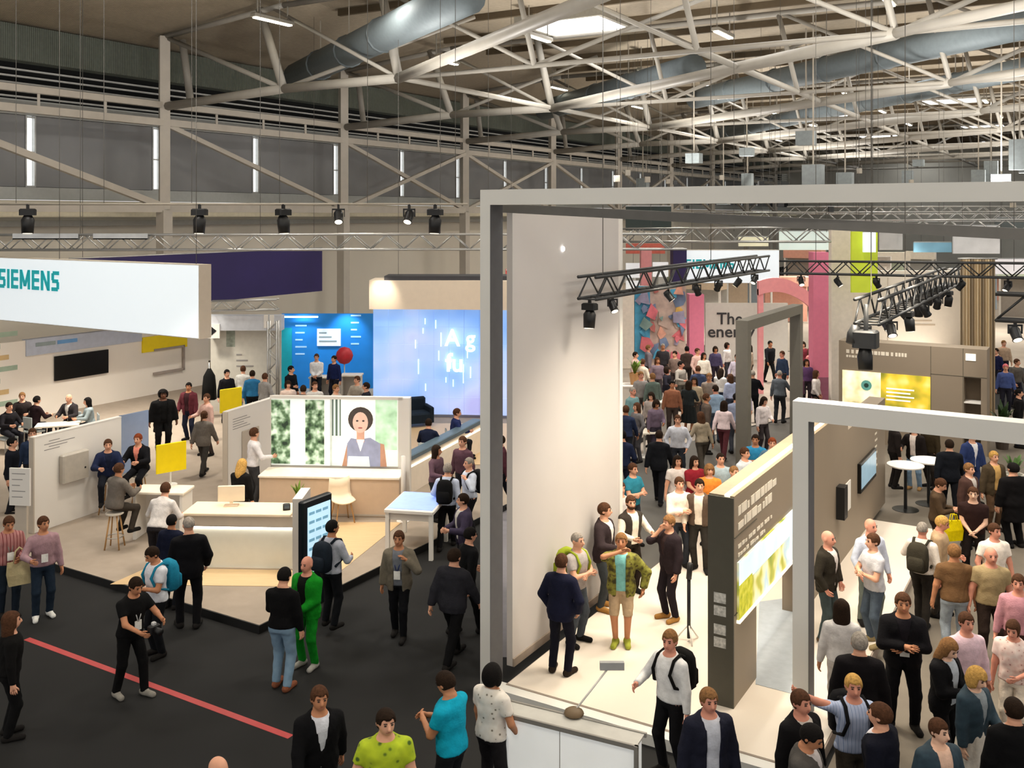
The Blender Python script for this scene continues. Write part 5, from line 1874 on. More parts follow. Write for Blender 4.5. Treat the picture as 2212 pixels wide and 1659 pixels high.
MB().tube([(-.1, 0, zc1 + .02), (w_ + .1, 0, zc1 + .02)], .03, 8).build('rail', ALU, T, True)
bz = 3.1
a = gz(1812, 735, bz); b_ = gz(2132, 756, bz)
T = thing('brown_booth', 'brown info booth wall with two glowing pictures and a shelf niche', 'booth wall', (a.x, a.y, 0), math.atan2(b_.y - a.y, b_.x - a.x))
Lb = math.hypot((b_ - a).x, (b_ - a).y)
fx = lambda px: Lb * tpx(a, (b_ - a), px)
def dep(px):
    t = tpx(a, (b_ - a), px)
    return a.y + (b_.y - a.y) * t
x1, x2, x3, x4 = fx(1820), fx(2012), fx(2082), fx(2119)
zn = zat(816, dep(2100))
MB().box(0, x3, 0, .8, 0, bz).build('wall_panel', DK, T)
MB().box(x4, Lb, 0, .8, 0, bz).build('wall_panel', DK, T)
MB().box(x3, x4, 0, .8, zn, bz).build('wall_panel', DK, T)
MB().box(x3, x4, .5, .8, 0, zn).build('niche_back', mat('niche', '#6d5d4a', .6), T)
for z in (.5, 1.0, 1.5):
    MB().box(x3, x4, .02, .5, z, z + .04).build('shelf', WHITE, T)
for x in (fx(2010), fx(2080)):
    MB().box(x, x + .012, -.006, 0, 0, bz).build('joint', DKE, T)
MB().box(fx(2010), Lb, -.006, 0, zat(812, dep(2060)), zat(811, dep(2060))).build('joint', DKE, T)
zp1, zp0 = zat(802, dep(1860)), .9
MB().box(x1, fx(1903), -.03, 0, zp0, zp1).build('picture', pattern('pic_eye', ['#fff6e2', '#f4e6bc', '#cfc690', '#8a7a5c'], 'noise', 2.2, [.3, .5, .64, .78], emit=.55), T)
MB().tube([(fx(1872), -.03, zat(832, dep(1872))), (fx(1872), -.04, zat(832, dep(1872)))], .16, 14).build('picture_mark', mat('pic_teal', '#5f9c90', .5, emit=.3), T)
MB().tube([(fx(1872), -.04, zat(832, dep(1872))), (fx(1872), -.045, zat(832, dep(1872)))], .07, 12).build('picture_mark', mat('pic_dark', '#2a4a40', .5), T)
MB().box(fx(1903), fx(2010), -.03, 0, zp0, zp1).build('picture', pattern('pic_forest', ['#55601c', '#a99c2a', '#e8c63a', '#f6e89a'], 'noise', 1.4, [.3, .45, .6, .75], emit=.42), T)
for i in range(4):
    MB().box(fx(1915), fx(1975 - 8 * (i % 2)), -.036, -.03, zat(842 + i * 8, dep(1940)), zat(839 + i * 8, dep(1940))).build('caption_line', mat('cap_glow', '#fbf7e2', .5, emit=.6), T)
random.seed(5)
x = fx(1828)
while x < fx(1955):
    wl2 = random.uniform(.05, .12)
    MB().box(x, x + wl2, -.008, 0, zat(766, dep(1880)), zat(758, dep(1880))).build('letter_stroke', sm_, T)
    x += wl2 + random.choice((.025, .025, .06))
x = fx(1828)
while x < fx(1858):
    wl2 = random.uniform(.04, .09)
    MB().box(x, x + wl2, -.008, 0, zat(775, dep(1880)), zat(770, dep(1880))).build('letter_stroke', sm_, T)
    x += wl2 + .025
MB().box(fx(2086), fx(2108), -.02, 0, zat(779, dep(2095)), zat(764, dep(2095))).build('sign_tile', mat('tile_glow', '#fff6e6', .4, emit=.5), T)
# hanging banners high in the distance
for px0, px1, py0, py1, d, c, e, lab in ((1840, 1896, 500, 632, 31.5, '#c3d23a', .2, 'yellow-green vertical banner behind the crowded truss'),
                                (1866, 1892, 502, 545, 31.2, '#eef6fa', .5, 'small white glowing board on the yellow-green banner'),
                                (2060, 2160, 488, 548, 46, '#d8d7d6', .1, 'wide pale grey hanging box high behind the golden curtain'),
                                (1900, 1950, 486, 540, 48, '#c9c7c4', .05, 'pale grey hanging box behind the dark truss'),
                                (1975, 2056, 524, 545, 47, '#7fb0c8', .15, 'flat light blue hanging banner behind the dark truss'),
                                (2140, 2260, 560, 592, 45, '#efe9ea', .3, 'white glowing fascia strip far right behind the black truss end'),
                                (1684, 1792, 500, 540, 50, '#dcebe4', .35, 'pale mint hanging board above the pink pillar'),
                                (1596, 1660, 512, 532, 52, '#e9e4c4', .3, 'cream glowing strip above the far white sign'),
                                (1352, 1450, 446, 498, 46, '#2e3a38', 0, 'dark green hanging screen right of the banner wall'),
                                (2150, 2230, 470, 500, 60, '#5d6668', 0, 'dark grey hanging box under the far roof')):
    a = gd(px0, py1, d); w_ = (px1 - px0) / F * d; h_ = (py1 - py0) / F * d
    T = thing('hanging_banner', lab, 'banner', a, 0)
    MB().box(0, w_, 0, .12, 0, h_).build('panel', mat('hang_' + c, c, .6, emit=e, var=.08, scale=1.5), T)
    MB().box(0, w_, .03, .09, h_, h_ + .05).build('top_bar', ALU, T)
    hang_wire(T, [(w_ * .2, .06, h_), (w_ * .8, .06, h_)], 11.8)
# far rigging: light aluminium trusses under the roof
for i, (px, py, px2, d, lab) in enumerate(((1350, 522, 1790, 34, 'grey truss behind the black stage truss'), (1500, 478, 2240, 50, 'pale truss high above the far signs'),
                                      (1700, 462, 2300, 62, 'thin pale truss near the far end wall'), (1800, 500, 2300, 40, 'pale truss behind the long dark truss'))):
    Tt = box_truss('lighting_truss', 'aluminium ' + lab, gd(px, py, d), gd(px2, py, d - 4), .5, .45, ALU, r=.04)
    hang_wire(Tt, [(0, y, .4) for y in (1, 4, 7)], 11.9)
random.seed(21)
for i in range(46):
    px, d = random.uniform(1330, 2250), random.uniform(38, 80)
    z_ = random.uniform(7.4, 9.5)
    if i < 30:
        T = thing('cable_drop', 'thin cable with a small hoist box hanging in the far hall', 'cable', (gd(px, 0, d).x, d, z_), 0, 'cable drops in the far hall')
        hang_wire(T, [(0, 0, 0)])
        MB().box(-.12, .12, -.12, .12, -.25, .02).build('hoist', random.choice((STEELD, DARKRIG)), T)
    else:
        T = thing('service_pipe', 'grey service pipe box hanging under the far roof', 'pipe', (gd(px, 0, d).x, d, random.uniform(8.5, 12.0)), ROT, 'service boxes under the far roof')
        h_ = random.uniform(.5, 1.6)
        MB().box(-.4, .4, -.3, .3, -h_, 0).build('box', mat('service_grey', '#8c9496', .5, var=.1), T)
        MB().box(-.03, .03, -.03, .03, 0, DECK - .3 - T.location.z).build('rod', STEELD, T)
# furniture in the far aisle and on the right
p = gz(1443, 935)
T = thing('lectern_desk', 'white standing desk in the aisle among the far crowd', 'desk', p, 0)
MB().box(-.26, .26, -.2, .2, 0, .98).build('body', OFFW, T)
MB().bbox(-.30, .30, -.25, .25, .98, 1.03, .01).build('top', WHITE, T)
p = gz(1350, 830, 1.0)
T = thing('planter_counter', 'white counter with a green plant beside the cream pillar', 'counter', (p.x, p.y, 0), 0)
MB().box(-.6, .9, -.3, .3, 0, .95).build('body', OFFW, T)
MB().bbox(-.65, .95, -.35, .35, .95, 1.0, .01).build('top', WHITE, T)
leafy('potted_plant', 'bushy green plant on the white counter beside the cream pillar', (p.x + .35, p.y, 1.0), .75, .4, 18, '#5f7a2a', '#b98a5a', 9, .4, .2)
for px, py, lab in ((1956, 1003, 'round white standing table near the far end of the info wall'), (2006, 993, 'round white standing table beside the man in the dark jacket')):
    q = gz(px, py, 1.08); q.z = 0
    T = thing('standing_table', lab, 'table', q, 0)
    MB().lathe([(.40, 1.04), (.42, 1.05), (.42, 1.075), (.40, 1.08)], 22).build('tabletop', WHITE, T)
    MB().lathe([(.04, .03), (.035, 1.04)], 10).build('column', BLACK, T)
    MB().lathe([(.3, 0), (.3, .015), (.05, .03)], 18).build('base', BLACK, T)
q = gz(2190, 1010, .9); q.z = 0
leafy('potted_plant', 'green plant in a white planter at the right aisle', q, .7, .34, 18, '#4f7434', '#d9d4ca', 12, .75, .22)
q = gz(2165, 905, .9); q.z = 0
leafy('potted_plant', 'dark green plant beside the niche of the brown booth', q, 1.1, .5, 22, '#2f4a22', '#4a4038', 14, .6, .22)
q = gz(1392, 930, .75); q.z = 0
bar_table('small pale table among the far crowd near the banner wall', q, .9, .6, .75, .2, False)
q = gz(1485, 1440, SZ)
T = thing('black_stand', 'slim black and white tripod stand on the stage before the info wall', 'stand', gz(1488, 1385, SZ), 0)
MB().tube([(0, 0, .05), (0, 0, 1.0)], .03, 8).build('column', BLACK, T, True)
MB().tube([(0, 0, 1.0), (.02, 0, 1.25)], .045, 8).build('head', BLACK, T, True)
for a in range(3):
    MB().tube([(0, 0, .28), (.2 * math.cos(a * 2.1 + .6), .2 * math.sin(a * 2.1 + .6), .012)], .013, 6).build('leg', WHITE, T, True)

# far end of the hall: pale carpet and a row of distant stands
o = MB().box(0, 95, 22, 72, .0, .008).build('far_carpet', mat('far_carpet', '#a0968a', .9, var=.12, scale=.4))
o.location, o.rotation_euler = wall_root, (0, 0, ROT)
struct(o, 'pale carpet field in the far hall')
random.seed(31)
fcols = [('cream', '#e3d9c9'), ('white', '#e8e6e3'), ('pale green', '#cfdcc6'), ('light grey', '#bdbcb8'), ('beige', '#cdb9a0'), ('pale blue', '#b9cad8'), ('salmon', '#d9a08c'), ('warm grey', '#a39a90')]
for i in range(16):
    px = 1340 + i * 58 + random.uniform(-12, 12)
    dd = 62 + (i * 7) % 20
    nm_, cc = fcols[i % 8]
    w_, hh_ = random.uniform(2.2, 3.6), random.uniform(2.6, 4.6)
    T = thing('far_stand', '%s stand with a %s header in the far hall behind the signs' % (nm_, fcols[(i // 2 + 3) % 8][0]), 'stand', (gd(px, 0, dd).x, dd, 0), ROT if i % 2 else 0)
    MB().box(-w_ / 2, w_ / 2, 0, .3, 0, hh_).build('back_wall', mat('far_' + cc, cc, .7, var=.05), T)
    MB().box(-w_ / 2, w_ / 2, -1.2, 0, hh_ - .6, hh_).build('header', mat('far_' + fcols[(i // 2 + 3) % 8][1], fcols[(i // 2 + 3) % 8][1], .7, var=.05), T)
    for s_ in (-1, 1):
        MB().box(s_ * (w_ / 2 - .1) - .06, s_ * (w_ / 2 - .1) + .06, -1.18, -1.06, 0, hh_ - .6).build('post', OFFW, T)

# ------------------------------------------------------------------ visitors
pattern('lime_leaf', ['#3e5a12', '#a3b81c', '#b9cc20'], 'voronoi', 11, [.15, .33, 1])
pattern('floral', ['#7d7668', '#ddd6cc', '#e6e0d8'], 'voronoi', 15, [.12, .24, 1])
pattern('pink_floral', ['#a8786e', '#e2c8c0', '#ecdcd4'], 'voronoi', 18, [.12, .25, 1])
pattern('camo', ['#3a3512', '#6f6a22', '#8a8a35', '#4a3a14'], 'noise', 12, [.35, .48, .6, .72])
pattern('plaid_red', ['#7f3f40', '#b98a86', '#a26a68'], 'wave', 6, [.2, .5, .9])
pattern('stripe_blue', ['#8fa0c4', '#c2cce2', '#a4b2d2'], 'wave', 9, [.2, .5, .9])
pattern('denim', ['#182836', '#29424f'], 'noise', 20)
pattern('jeans', ['#2a3a52', '#46607e'], 'noise', 10)
pattern('jeans_pale', ['#5d7c96', '#86a2b8'], 'noise', 10)
pattern('grey_suit', ['#544d47', '#6f675f'], 'noise', 26)
P = person
def pale_chair(label, so):
    T = thing('chair', label, 'chair', so.location, so.rotation_euler.z)
    m = mat('chair_pale', '#b7c0c2', .5)
    MB().bbox(-.22, .22, -.22, .22, .36, .41, .015).build('seat', m, T)
    MB().bbox(-.21, .21, .20, .235, .50, .84, .012).build('backrest', m, T)
    for x in (-.19, .19):
        for y in (-.19, .19):
            MB().tube([(x, y, 0), (x, y, .37)], .014, 6).build('leg', ALU, T)
        MB().tube([(x, .2, .37), (x, .22, .55)], .012, 6).build('back_support', ALU, T)
    return T
BK, NV = '#101012', '#151a2b'
# --- left foreground on the dark floor
P(18, 1112, 'man in a red plaid shirt and badge beside the tote bag', 'hold', 40, 'long:plaid_red', 'trousers:#1c2530', 'short:brown', skin='tan', badge=True, lanyard='#88857f')
P(93, 1115, 'man in a mauve shirt and jeans with white sneakers', 'talk', 35, 'long:#9c7d84', 'trousers:#1a2634', 'short:brown', skin='tan', shoes='#dcdcd8', badge=True)
P(22, 1322, 'dark-clothed person with brown hair at the near end of the red tape', 'stand', 120, 'long:#0d0c0c', 'trousers:#0c0c0d', 'long:brown', wide=1.06)
P(290, 1240, 'photographer in a black polo shirt holding a camera over the red tape', 'camera', 55, 'tee:#0b0b0c', 'trousers:#0a0a0b', 'short:dark', skin='tan', shoes='#8b877f', badge=True, lanyard='#cfcfcf')
P(338, 1176, 'man in a white T-shirt looking down with a blue bag on his back', 'phone', -40, 'tee:#d5d7de', 'trousers:#101216', 'short:dark', skin='tan', pack=('#1f7d9c', 'bright blue backpack worn over a white T-shirt'))
P(370, 1112, h=1.66, label='dark-haired man in a navy jacket turned away to the counter', pose='stand', face=165, top='long:#15192a', bottom='trousers:#12141a', hair='short:black', jacket='jacket:#11162a', skin='tan')
P(408, 1117, 'grey-haired man in a black jacket before the lit counter', 'stand2', 200, 'long:#c8c6c6', 'trousers:#0d0d10', 'crop:grey', h=1.86, jacket='jacket:#0b0b0f', wide=1.06)
P(610, 1228, 'man in a black sweater and blue jeans seen from behind', 'hold', 165, 'long:#08080a', 'trousers:jeans_pale', 'short:black', shoes='#7b4a34', wide=1.05)
P(664, 1201, 'bald man in a bright green suit', 'clasp', -25, 'long:#0e120e', 'trousers:#118020', 'none', h=1.72, jacket='open:#12861f', skin='pink', shoes='#9c9a94', wide=1.04)
P(716, 1124, 'man in a light grey shirt using the touchscreen kiosk', 'talk2', 150, 'long:#a9adba', 'trousers:#101216', 'short:black', z0=.14, skin='tan', pack=('#1a222c', 'slim dark backpack of the man at the touchscreen kiosk'))
P(862, 1146, 'man in a grey T-shirt and open khaki jacket with a badge', 'strap', -5, 'tee:#6c7078', 'trousers:#0d0e12', 'short:brown', jacket='open:#6e675a', skin='tan', badge=True, lanyard='#223066')
P(980, 1186, 'dark-haired man in a dark patterned jacket walking away beside the portal post', 'walk', 150, 'long:#24252e', 'trousers:#0b0b0d', 'short:dark', jacket='jacket:#26262c', wide=1.12)
P(1012, 1140, 'person in black walking close behind the portal post', 'walk2', 120, 'long:#0d0d0f', 'trousers:#0b0b0c', 'short:black')
P(690, 1480, 'man in a black suit and white shirt at the end of the red tape', 'walk', 25, 'long:#c9ccd6', 'trousers:#0b0b0e', 'short:brown', jacket='jacket:#0a0a0d', skin='tan', wide=1.06)
P(833, 1531, 'man in a lime green leaf-patterned shirt', 'stand2', 8, 'tee:lime_leaf', 'trousers:#20242a', 'short:dark', skin='fair', wide=1.12)
P(974, 1452, 'man in a bright turquoise T-shirt turned away', 'phone', -120, 'tee:#0f9fbf', 'trousers:#16181c', 'short:dark', skin='tan', wide=1.1)
P(1062, 1436, 'dark-haired woman in a white floral blouse beside the light box desk', 'stand2', 140, 'tee:floral', 'trousers:#1c1a1c', 'bob:black', skin='tan', wide=1.08)
P(470, 1634, 'bald man at the bottom edge of the dark floor', 'stand', 60, 'long:#0c0c0e', 'trousers:#0c0c0e', 'none', skin='fair')
# --- people between the booth and the portal post
P(942, 962, 'woman with long brown hair leaning at the display table', 'talk', 60, 'long:#5d4650', 'trousers:#22242a', 'long:dark', skin='tan')
P(1000, 942, 'man in a plum pullover behind the display table', 'stand', -30, 'long:#5a3f4a', 'trousers:#2a2a30', 'short:brown')
P(966, 1002, 'man in a light blue shirt at the display table with a black backpack', 'walk2', 170, 'long:#b8c2d8', 'trousers:#0d0d10', 'short:grey', pack=('#0c0c0e', 'large black backpack of the man at the display table'))
P(1014, 988, 'grey-haired man in a pale shirt with a black strap by the portal post', 'strap', -60, 'long:#c3cbdb', 'trousers:#16161a', 'crop:grey', pack=('#17171a', 'black bag of the grey-haired man by the portal post'))
P(1002, 1066, 'dark-haired man in a purple striped jacket by the portal post', 'talk2', -70, 'long:#b9b7b2', 'trousers:#1a1a1f', 'short:dark', jacket='open:#3b3448')
so = P(925, 905, 'person in a navy jacket seated behind the slanting rail', 'sit', 170, 'long:#1a2036', 'trousers:#14161e', 'short:dark')
pale_chair('pale chair under the person in the navy jacket behind the rail', so)
so = P(985, 882, 'person in a dark blue top seated behind the slanting rail', 'sit', 100, 'long:#222c58', 'trousers:#1a1c22', 'short:brown')
pale_chair('pale chair under the person in the dark blue top behind the rail', so)
P(1082, 940, 'person in a maroon top seen between portal post and banner wall', 'walk', -90, 'long:#4a2630', 'trousers:#202028', 'short:dark')
# --- seated and standing people in the left booth
so = P(252, 1002, 'man in a grey checked suit sitting on a bar stool, back turned', 'stool', 150, 'long:#6a625c', 'trousers:#3a342e', 'short:brown', jacket='jacket:grey_suit', z0=.15, skin='tan')
stool('bar stool under the man in the grey checked suit', (so.location.x, so.location.y + .0, .15))
so = P(236, 946, 'person in a dark blue jacket seated behind the bar table', 'stool', 25, 'long:#1b2238', 'trousers:#1a1c24', 'short:brown', jacket='jacket:#1c2440', z0=.15)
stool('bar stool under the person in the dark blue jacket', (so.location.x, so.location.y, .15))
so = P(302, 934, 'red-haired person in a black jacket seated at the bar table', 'stool', -5, 'long:#e08a78', 'trousers:#15151a', 'short:red', jacket='jacket:#121216', z0=.15)
stool('bar stool under the red-haired person', (so.location.x, so.location.y, .15))
so = P(345, 1056, 'person in a white shirt bending over near the counter', 'lean', 170, 'long:#d2ccc8', 'trousers:#262326', 'short:brown', z0=.15)
P(440, 888, 'woman in a grey patterned jacket walking past the yellow sign', 'walk', 170, 'long:#8a8078', 'trousers:#3a3734', 'pony:brown', jacket='jacket:grey_suit', z0=.15)
P(352, 842, 'tall person in a black coat with bushy black hair behind the bar table', 'stand', 30, 'long:#0c0c0d', 'trousers:#0d0d0e', 'curly:black', jacket='coat:#0b0b0c', skin='dark', z0=.146, wide=1.25)
P(408, 826, 'man in a dark red jacket behind the person in the black coat', 'stand2', -10, 'long:#3a2024', 'trousers:#1c2030', 'short:black', jacket='open:#5a2830', skin='tan', z0=.146)
P(447, 850, 'woman in a pale pink top beside the dark red jacket', 'talk', -40, 'long:#c9a59a', 'trousers:#3a3230', 'short:brown', z0=.146)
P(520, 992, 'blond woman in a black dress behind the reception counter', 'hold', 160, 'long:#131212', 'trousers:#141314', 'long:blond', z0=.15)
P(548, 924, 'man in a white shirt and grey trousers before the picture wall', 'talk', 120, 'long:#d6d2d4', 'trousers:#3e3e40', 'short:brown', z0=.15, h=1.85)
for i, (px, hy, top, hr, fc, lab) in enumerate(((20, 868, 'long:#1c1a1e', 'short:dark', 60, 'person in a dark jumper seated at the far left of the back table'),
                            (50, 846, 'long:#2a2424', 'short:light', 20, 'fair-haired person seated at the back table'),
                            (76, 856, 'long:#1d1014', 'short:black', 150, 'dark-haired person in a maroon jacket seated at the back table'),
                            (152, 850, 'jacket:#2a2628', 'none', -10, 'bald man in a dark jacket seated facing the white wall screen'),
                            (192, 858, 'long:#8d9a9e', 'long:black', -60, 'woman with long black hair and a pale top seated at the back table'),
                            (25, 945, 'long:#10131c', 'short:black', 100, 'person in black at the left edge behind the info board'),
                            (70, 925, 'long:#243048', 'short:brown', 30, 'brown-haired person in blue bending behind the first partition'))):
    sit = i < 5
    so = P(px, hy, lab, 'sit' if sit else 'stand', fc, top if not top.startswith('jacket') else 'long:#b9b6b2', 'trousers:#1e1e24', hr, jacket=top if top.startswith('jacket') else None, z0=None if sit else .1)
    if sit:
        pale_chair('pale chair under the ' + ['person in the dark jumper', 'fair-haired person', 'person in the maroon jacket', 'bald man facing the wall screen', 'woman with long black hair'][i], so)
q = gd(125, 905, 28.9); q.z = .145
bar_table('low white meeting table at the back of the left booth', q, 1.2, .6, .66, .3, False)
for i, (px, hy, top, bot, hr, fc, ps, lab) in enumerate((
        (490, 798, 'long:#15151a', 'trousers:#1a1a20', 'short:black', 40, 'stand', 'person in black by the lattice column of the grey stand'),
        (525, 790, 'long:#c8c8c4', 'trousers:#1c5a80', 'short:brown', 170, 'talk', 'man in a pale shirt and blue trousers by the grey stand'),
        (545, 800, 'long:#2a6a96', 'trousers:#101216', 'short:dark', 190, 'stand', 'man in a blue shirt by the grey stand'),
        (572, 806, 'long:#8a8886', 'trousers:#0d0d10', 'short:brown', 150, 'stand2', 'person in grey by the lattice column'),
        (628, 790, 'long:#0d1018', 'trousers:#0d0f14', 'short:black', 60, 'talk', 'person in black beside the teal edge of the blue booth'),
        (684, 764, 'long:#e6e8ec', 'trousers:#20242c', 'short:brown', 0, 'clasp', 'person in a white shirt behind the counter of the blue booth'),
        (722, 768, 'long:#1a2450', 'trousers:#1a1c28', 'short:dark', -30, 'stand', 'person in navy beside the red globe'),
        (622, 822, 'long:#d6c0b4', 'trousers:#2a2a30', 'bob:dark', 30, 'stand', 'woman in a pale pink top in front of the blue booth'),
        (680, 824, 'long:#c9c6c2', 'trousers:#2a2a30', 'short:brown', 10, 'talk', 'man in a pale grey shirt in front of the white counter'),
        (655, 832, 'long:#3a3436', 'trousers:#2a2a30', 'short:dark', 170, 'stand2', 'person in dark brown in front of the white counter'),
        (725, 830, 'long:#b5aca0', 'trousers:#2a2a30', 'short:light', 60, 'stand', 'fair-haired person in beige below the red globe'),
        (772, 812, 'long:#a59c90', 'trousers:#2a2a30', 'short:brown', -20, 'talk2', 'person in a beige jumper near the LED wall edge'),
        (792, 826, 'long:#20222c', 'trousers:#1a1a20', 'short:dark', -90, 'stand', 'person in dark blue against the LED wall edge'))):
    P(px, hy, lab, ps, fc, top, bot, hr)
# --- on the stage
S = SZ
P(1212, 1197, 'man in a navy suit standing alone on the stage', 'pocket', 150, 'long:#c6c4c4', 'trousers:#14141f', 'short:brown', jacket='jacket:#181a2e', z0=S, shoes='#2a211a')
P(1246, 1150, 'man in a grey polo shirt with crossed arms and a yellow-green strap', 'crossed', 50, 'tee:#a79f9c', 'trousers:#4c535c', 'crop:grey', z0=S, pack=('#8c9a28', 'yellow-green backpack of the man with crossed arms'))
P(1304, 1086, h=1.84, label='man in a dark jacket over a white shirt against the banner wall', pose='talk', face=60, top='long:#ddd6d0', bottom='trousers:#3b3f42', hair='short:brown', jacket='jacket:#33292b', z0=S, shoes='#a2763e')
P(1342, 1152, 'man in olive camouflage shirt, turquoise tee and khaki shorts raising a hand to his face', 'drink', -10, 'tee:#7fc0bd', 'shorts:#b9a183', 'short:light', jacket='open:camo', z0=S, shoes='#9aa03c', skin='tan', wide=1.06)
P(1362, 1070, 'bearded man in a dark vest with white sleeves', 'talk2', 30, 'long:#ede2d2', 'trousers:#241c16', 'short:brown', jacket='vest:#3a342e', z0=S, beard='brown')
P(1447, 1112, 'man in a dark brown suit with a hand at his chin', 'face', -60, 'long:#3a2c2c', 'trousers:#231d22', 'short:light', jacket='jacket:#2b2226', z0=S, shoes='#a2763e')
P(1467, 1030, 'man in a white shirt behind the man with the hand at his chin', 'crossed', 10, 'long:#ecdccd', 'trousers:#2c2f36', 'short:brown')
P(1511, 1034, 'man in a brown vest and white sleeves near the end of the info wall', 'stand2', -20, 'long:#e2d6c6', 'trousers:#2d2a26', 'short:dark', jacket='vest:#5a4a3e')
P(1366, 1000, 'man in a teal polo shirt behind the bearded man', 'crossed', 40, 'tee:#2f8299', 'trousers:#33353c', 'short:brown')
P(1340, 1040, 'man in a pale grey shirt against the banner wall edge', 'stand', 20, 'long:#c5bfbe', 'trousers:#4a4a50', 'short:brown')
P(1463, 984, 'woman with dark hair in a white top in the audience', 'stand', 10, 'tee:#dcd2ce', 'trousers:#2a2a30', 'long:dark')
P(1500, 985, 'dark-haired woman in a red dress in the audience', 'clasp', 20, 'tee:#8f2430', 'skirt:#8f2430', 'long:dark')
P(1532, 1002, 'woman in an orange shirt in the audience', 'stand2', -10, 'tee:#e08434', 'trousers:#3a3a40', 'bob:light')
P(1556, 978, 'man with bare forehead in a pale blue-grey shirt in the audience', 'stand', 5, 'long:#9fb0b8', 'trousers:#2a2a30', 'crop:dark')
P(1585, 1006, 'fair-haired man in a cream shirt at the info wall top', 'stand', 25, 'long:#e6dac6', 'trousers:#3a3a40', 'crop:light')
P(1632, 938, 'man in a bright blue shirt behind the info wall', 'crossed', -20, 'tee:#2f86b4', 'trousers:#22262c', 'short:dark', skin='tan')
P(1608, 966, 'man in a light shirt behind the info wall pillar', 'stand', 40, 'long:#c9cfd6', 'trousers:#2a2a30', 'short:brown')
P(1668, 945, 'man in a grey-blue jacket behind the lit top of the info wall', 'talk', -30, 'long:#54748a', 'trousers:#2a2a30', 'short:red')
P(1424, 930, 'man in a black suit walking behind the audience', 'walk', 160, 'long:#131519', 'trousers:#15161b', 'short:dark', jacket='jacket:#14161b')
P(1464, 896, 'man in a checked white shirt facing the stage', 'pocket', -10, 'long:#c6c9d4', 'trousers:#2c3038', 'short:brown')
P(1448, 1360, 'fair-haired man in a white shirt with a rolled sleeve at the stage front', 'talk', -50, 'long:#d8d8d8', 'trousers:#0f0f12', 'short:light', z0=S, skin='pink', pack=('#0f0e0d', 'large black backpack of the man at the stage front'))
P(1530, 1486, 'man in a navy blazer and pale blue shirt before the stage', 'stand', 10, 'long:#c2c6d2', 'trousers:#14161d', 'short:light', jacket='open:#1b1d2b', skin='pink', wide=1.06)
# --- right part: stage right and aisle
P(1787, 1146, 'bald man in a dark jacket and jeans on the stage right', 'pocket', 45, 'long:#cfc8c4', 'trousers:#3d4748', 'none', jacket='jacket:#2e2921', z0=S, skin='pink', shoes='#5a4632')
P(1879, 1120, 'bald man in a pale blue shirt facing the man in the grey T-shirt', 'stand2', 10, 'long:#c5cbdc', 'trousers:#6a7068', 'none', z0=S, skin='pink')
P(1887, 1152, 'man in a grey T-shirt and jeans with folded arms, seen from the side', 'crossed', -80, 'tee:#c3c1c6', 'trousers:#4b5663', 'short:brown', z0=S, shoes='#8a7a58')
P(1818, 1296, 'woman with long brown hair in a white blouse turned away', 'stand', 165, 'long:#ccc8c6', 'trousers:#c0bab4', 'long:dark', skin='tan')
P(1992, 1128, 'man in a white shirt with a dark backpack in the aisle', 'strap', 140, 'long:#e8ddd2', 'trousers:#2a2622', 'crop:grey', skin='pink', pack=('#3a362c', 'round dark olive backpack in the right aisle'))
P(1857, 1368, 'grey-haired man in a black jacket turned towards the stage', 'stand', 165, 'long:#121014', 'trousers:#121216', 'short:grey', jacket='jacket:#100d10', wide=1.1)
P(1843, 1456, 'blond man in a pale blue striped shirt reaching out to the small portal', 'reach', 5, 'long:stripe_blue', 'trousers:#3a342c', 'short:blond', skin='pink', wide=1.04, pack=('#111114', 'black shoulder bag of the man reaching to the small portal'))
P(1728, 1490, 'brown-haired man in a black jacket before the small portal', 'stand', 30, 'long:#b9b4b0', 'trousers:#121214', 'short:brown', jacket='jacket:#0f0e10', skin='pink', wide=1.05)
P(1738, 1556, 'man in a dark grey jacket and black hair at the bottom edge', 'phone', 60, 'long:#b8b2b2', 'trousers:#1a1a1e', 'short:black', jacket='jacket:#4a4744', skin='tan', wide=1.05)
P(1950, 1280, 'tall man in a black suit with a badge holding his arms folded', 'crossed', -15, 'long:#17141a', 'trousers:#0b0b0f', 'short:brown', jacket='jacket:#0d0c10', skin='tan', h=1.86, badge=True, wide=1.08)
P(1905, 1520, 'brown-haired man in a dark navy suit seen from the side at the bottom', 'stand', -130, 'long:#d6d6de', 'trousers:#0d0f1a', 'short:brown', jacket='jacket:#0d0f1c', skin='fair', wide=1.12)
P(2040, 1372, 'woman with long auburn hair in a black blazer', 'phone', 35, 'long:#aab2bc', 'trousers:#0c0c0f', 'long:light', jacket='open:#0b0b0e', skin='pale', h=1.72)
P(2086, 1322, 'man in a pink and white shirt facing the camera side of the aisle', 'stand', 5, 'long:#d9bcc8', 'trousers:#2a2a30', 'short:brown', skin='pink')
P(2102, 1436, 'short-haired blond woman in a denim jacket and pale skirt', 'hold', 30, 'long:#8c949a', 'skirt:#cfc9bf', 'bob:blond', jacket='jacket:denim', skin='pale', h=1.7)
P(2026, 1552, 'brown-haired woman in a dark teal denim shirt at the bottom edge', 'stand2', 12, 'tee:#d7b4a0', 'trousers:#20242a', 'short:brown', jacket='open:denim', skin='pale', h=1.7)
P(2192, 1510, 'dark-haired man in a black jacket at the bottom right', 'stand', 175, 'long:#cfc9c6', 'trousers:#0c0c0e', 'short:dark', jacket='jacket:#0b0b0d', wide=1.06)
P(2062, 1176, 'man in a brown T-shirt seen from behind in the aisle', 'stand', 170, 'tee:#6b4f34', 'trousers:#98a2ac', 'short:light', skin='tan', wide=1.08)
P(2140, 1182, 'bald man in a khaki T-shirt in the aisle', 'stand', -10, 'tee:#9d8a66', 'trousers:#2c211c', 'none', skin='pink', wide=1.1)
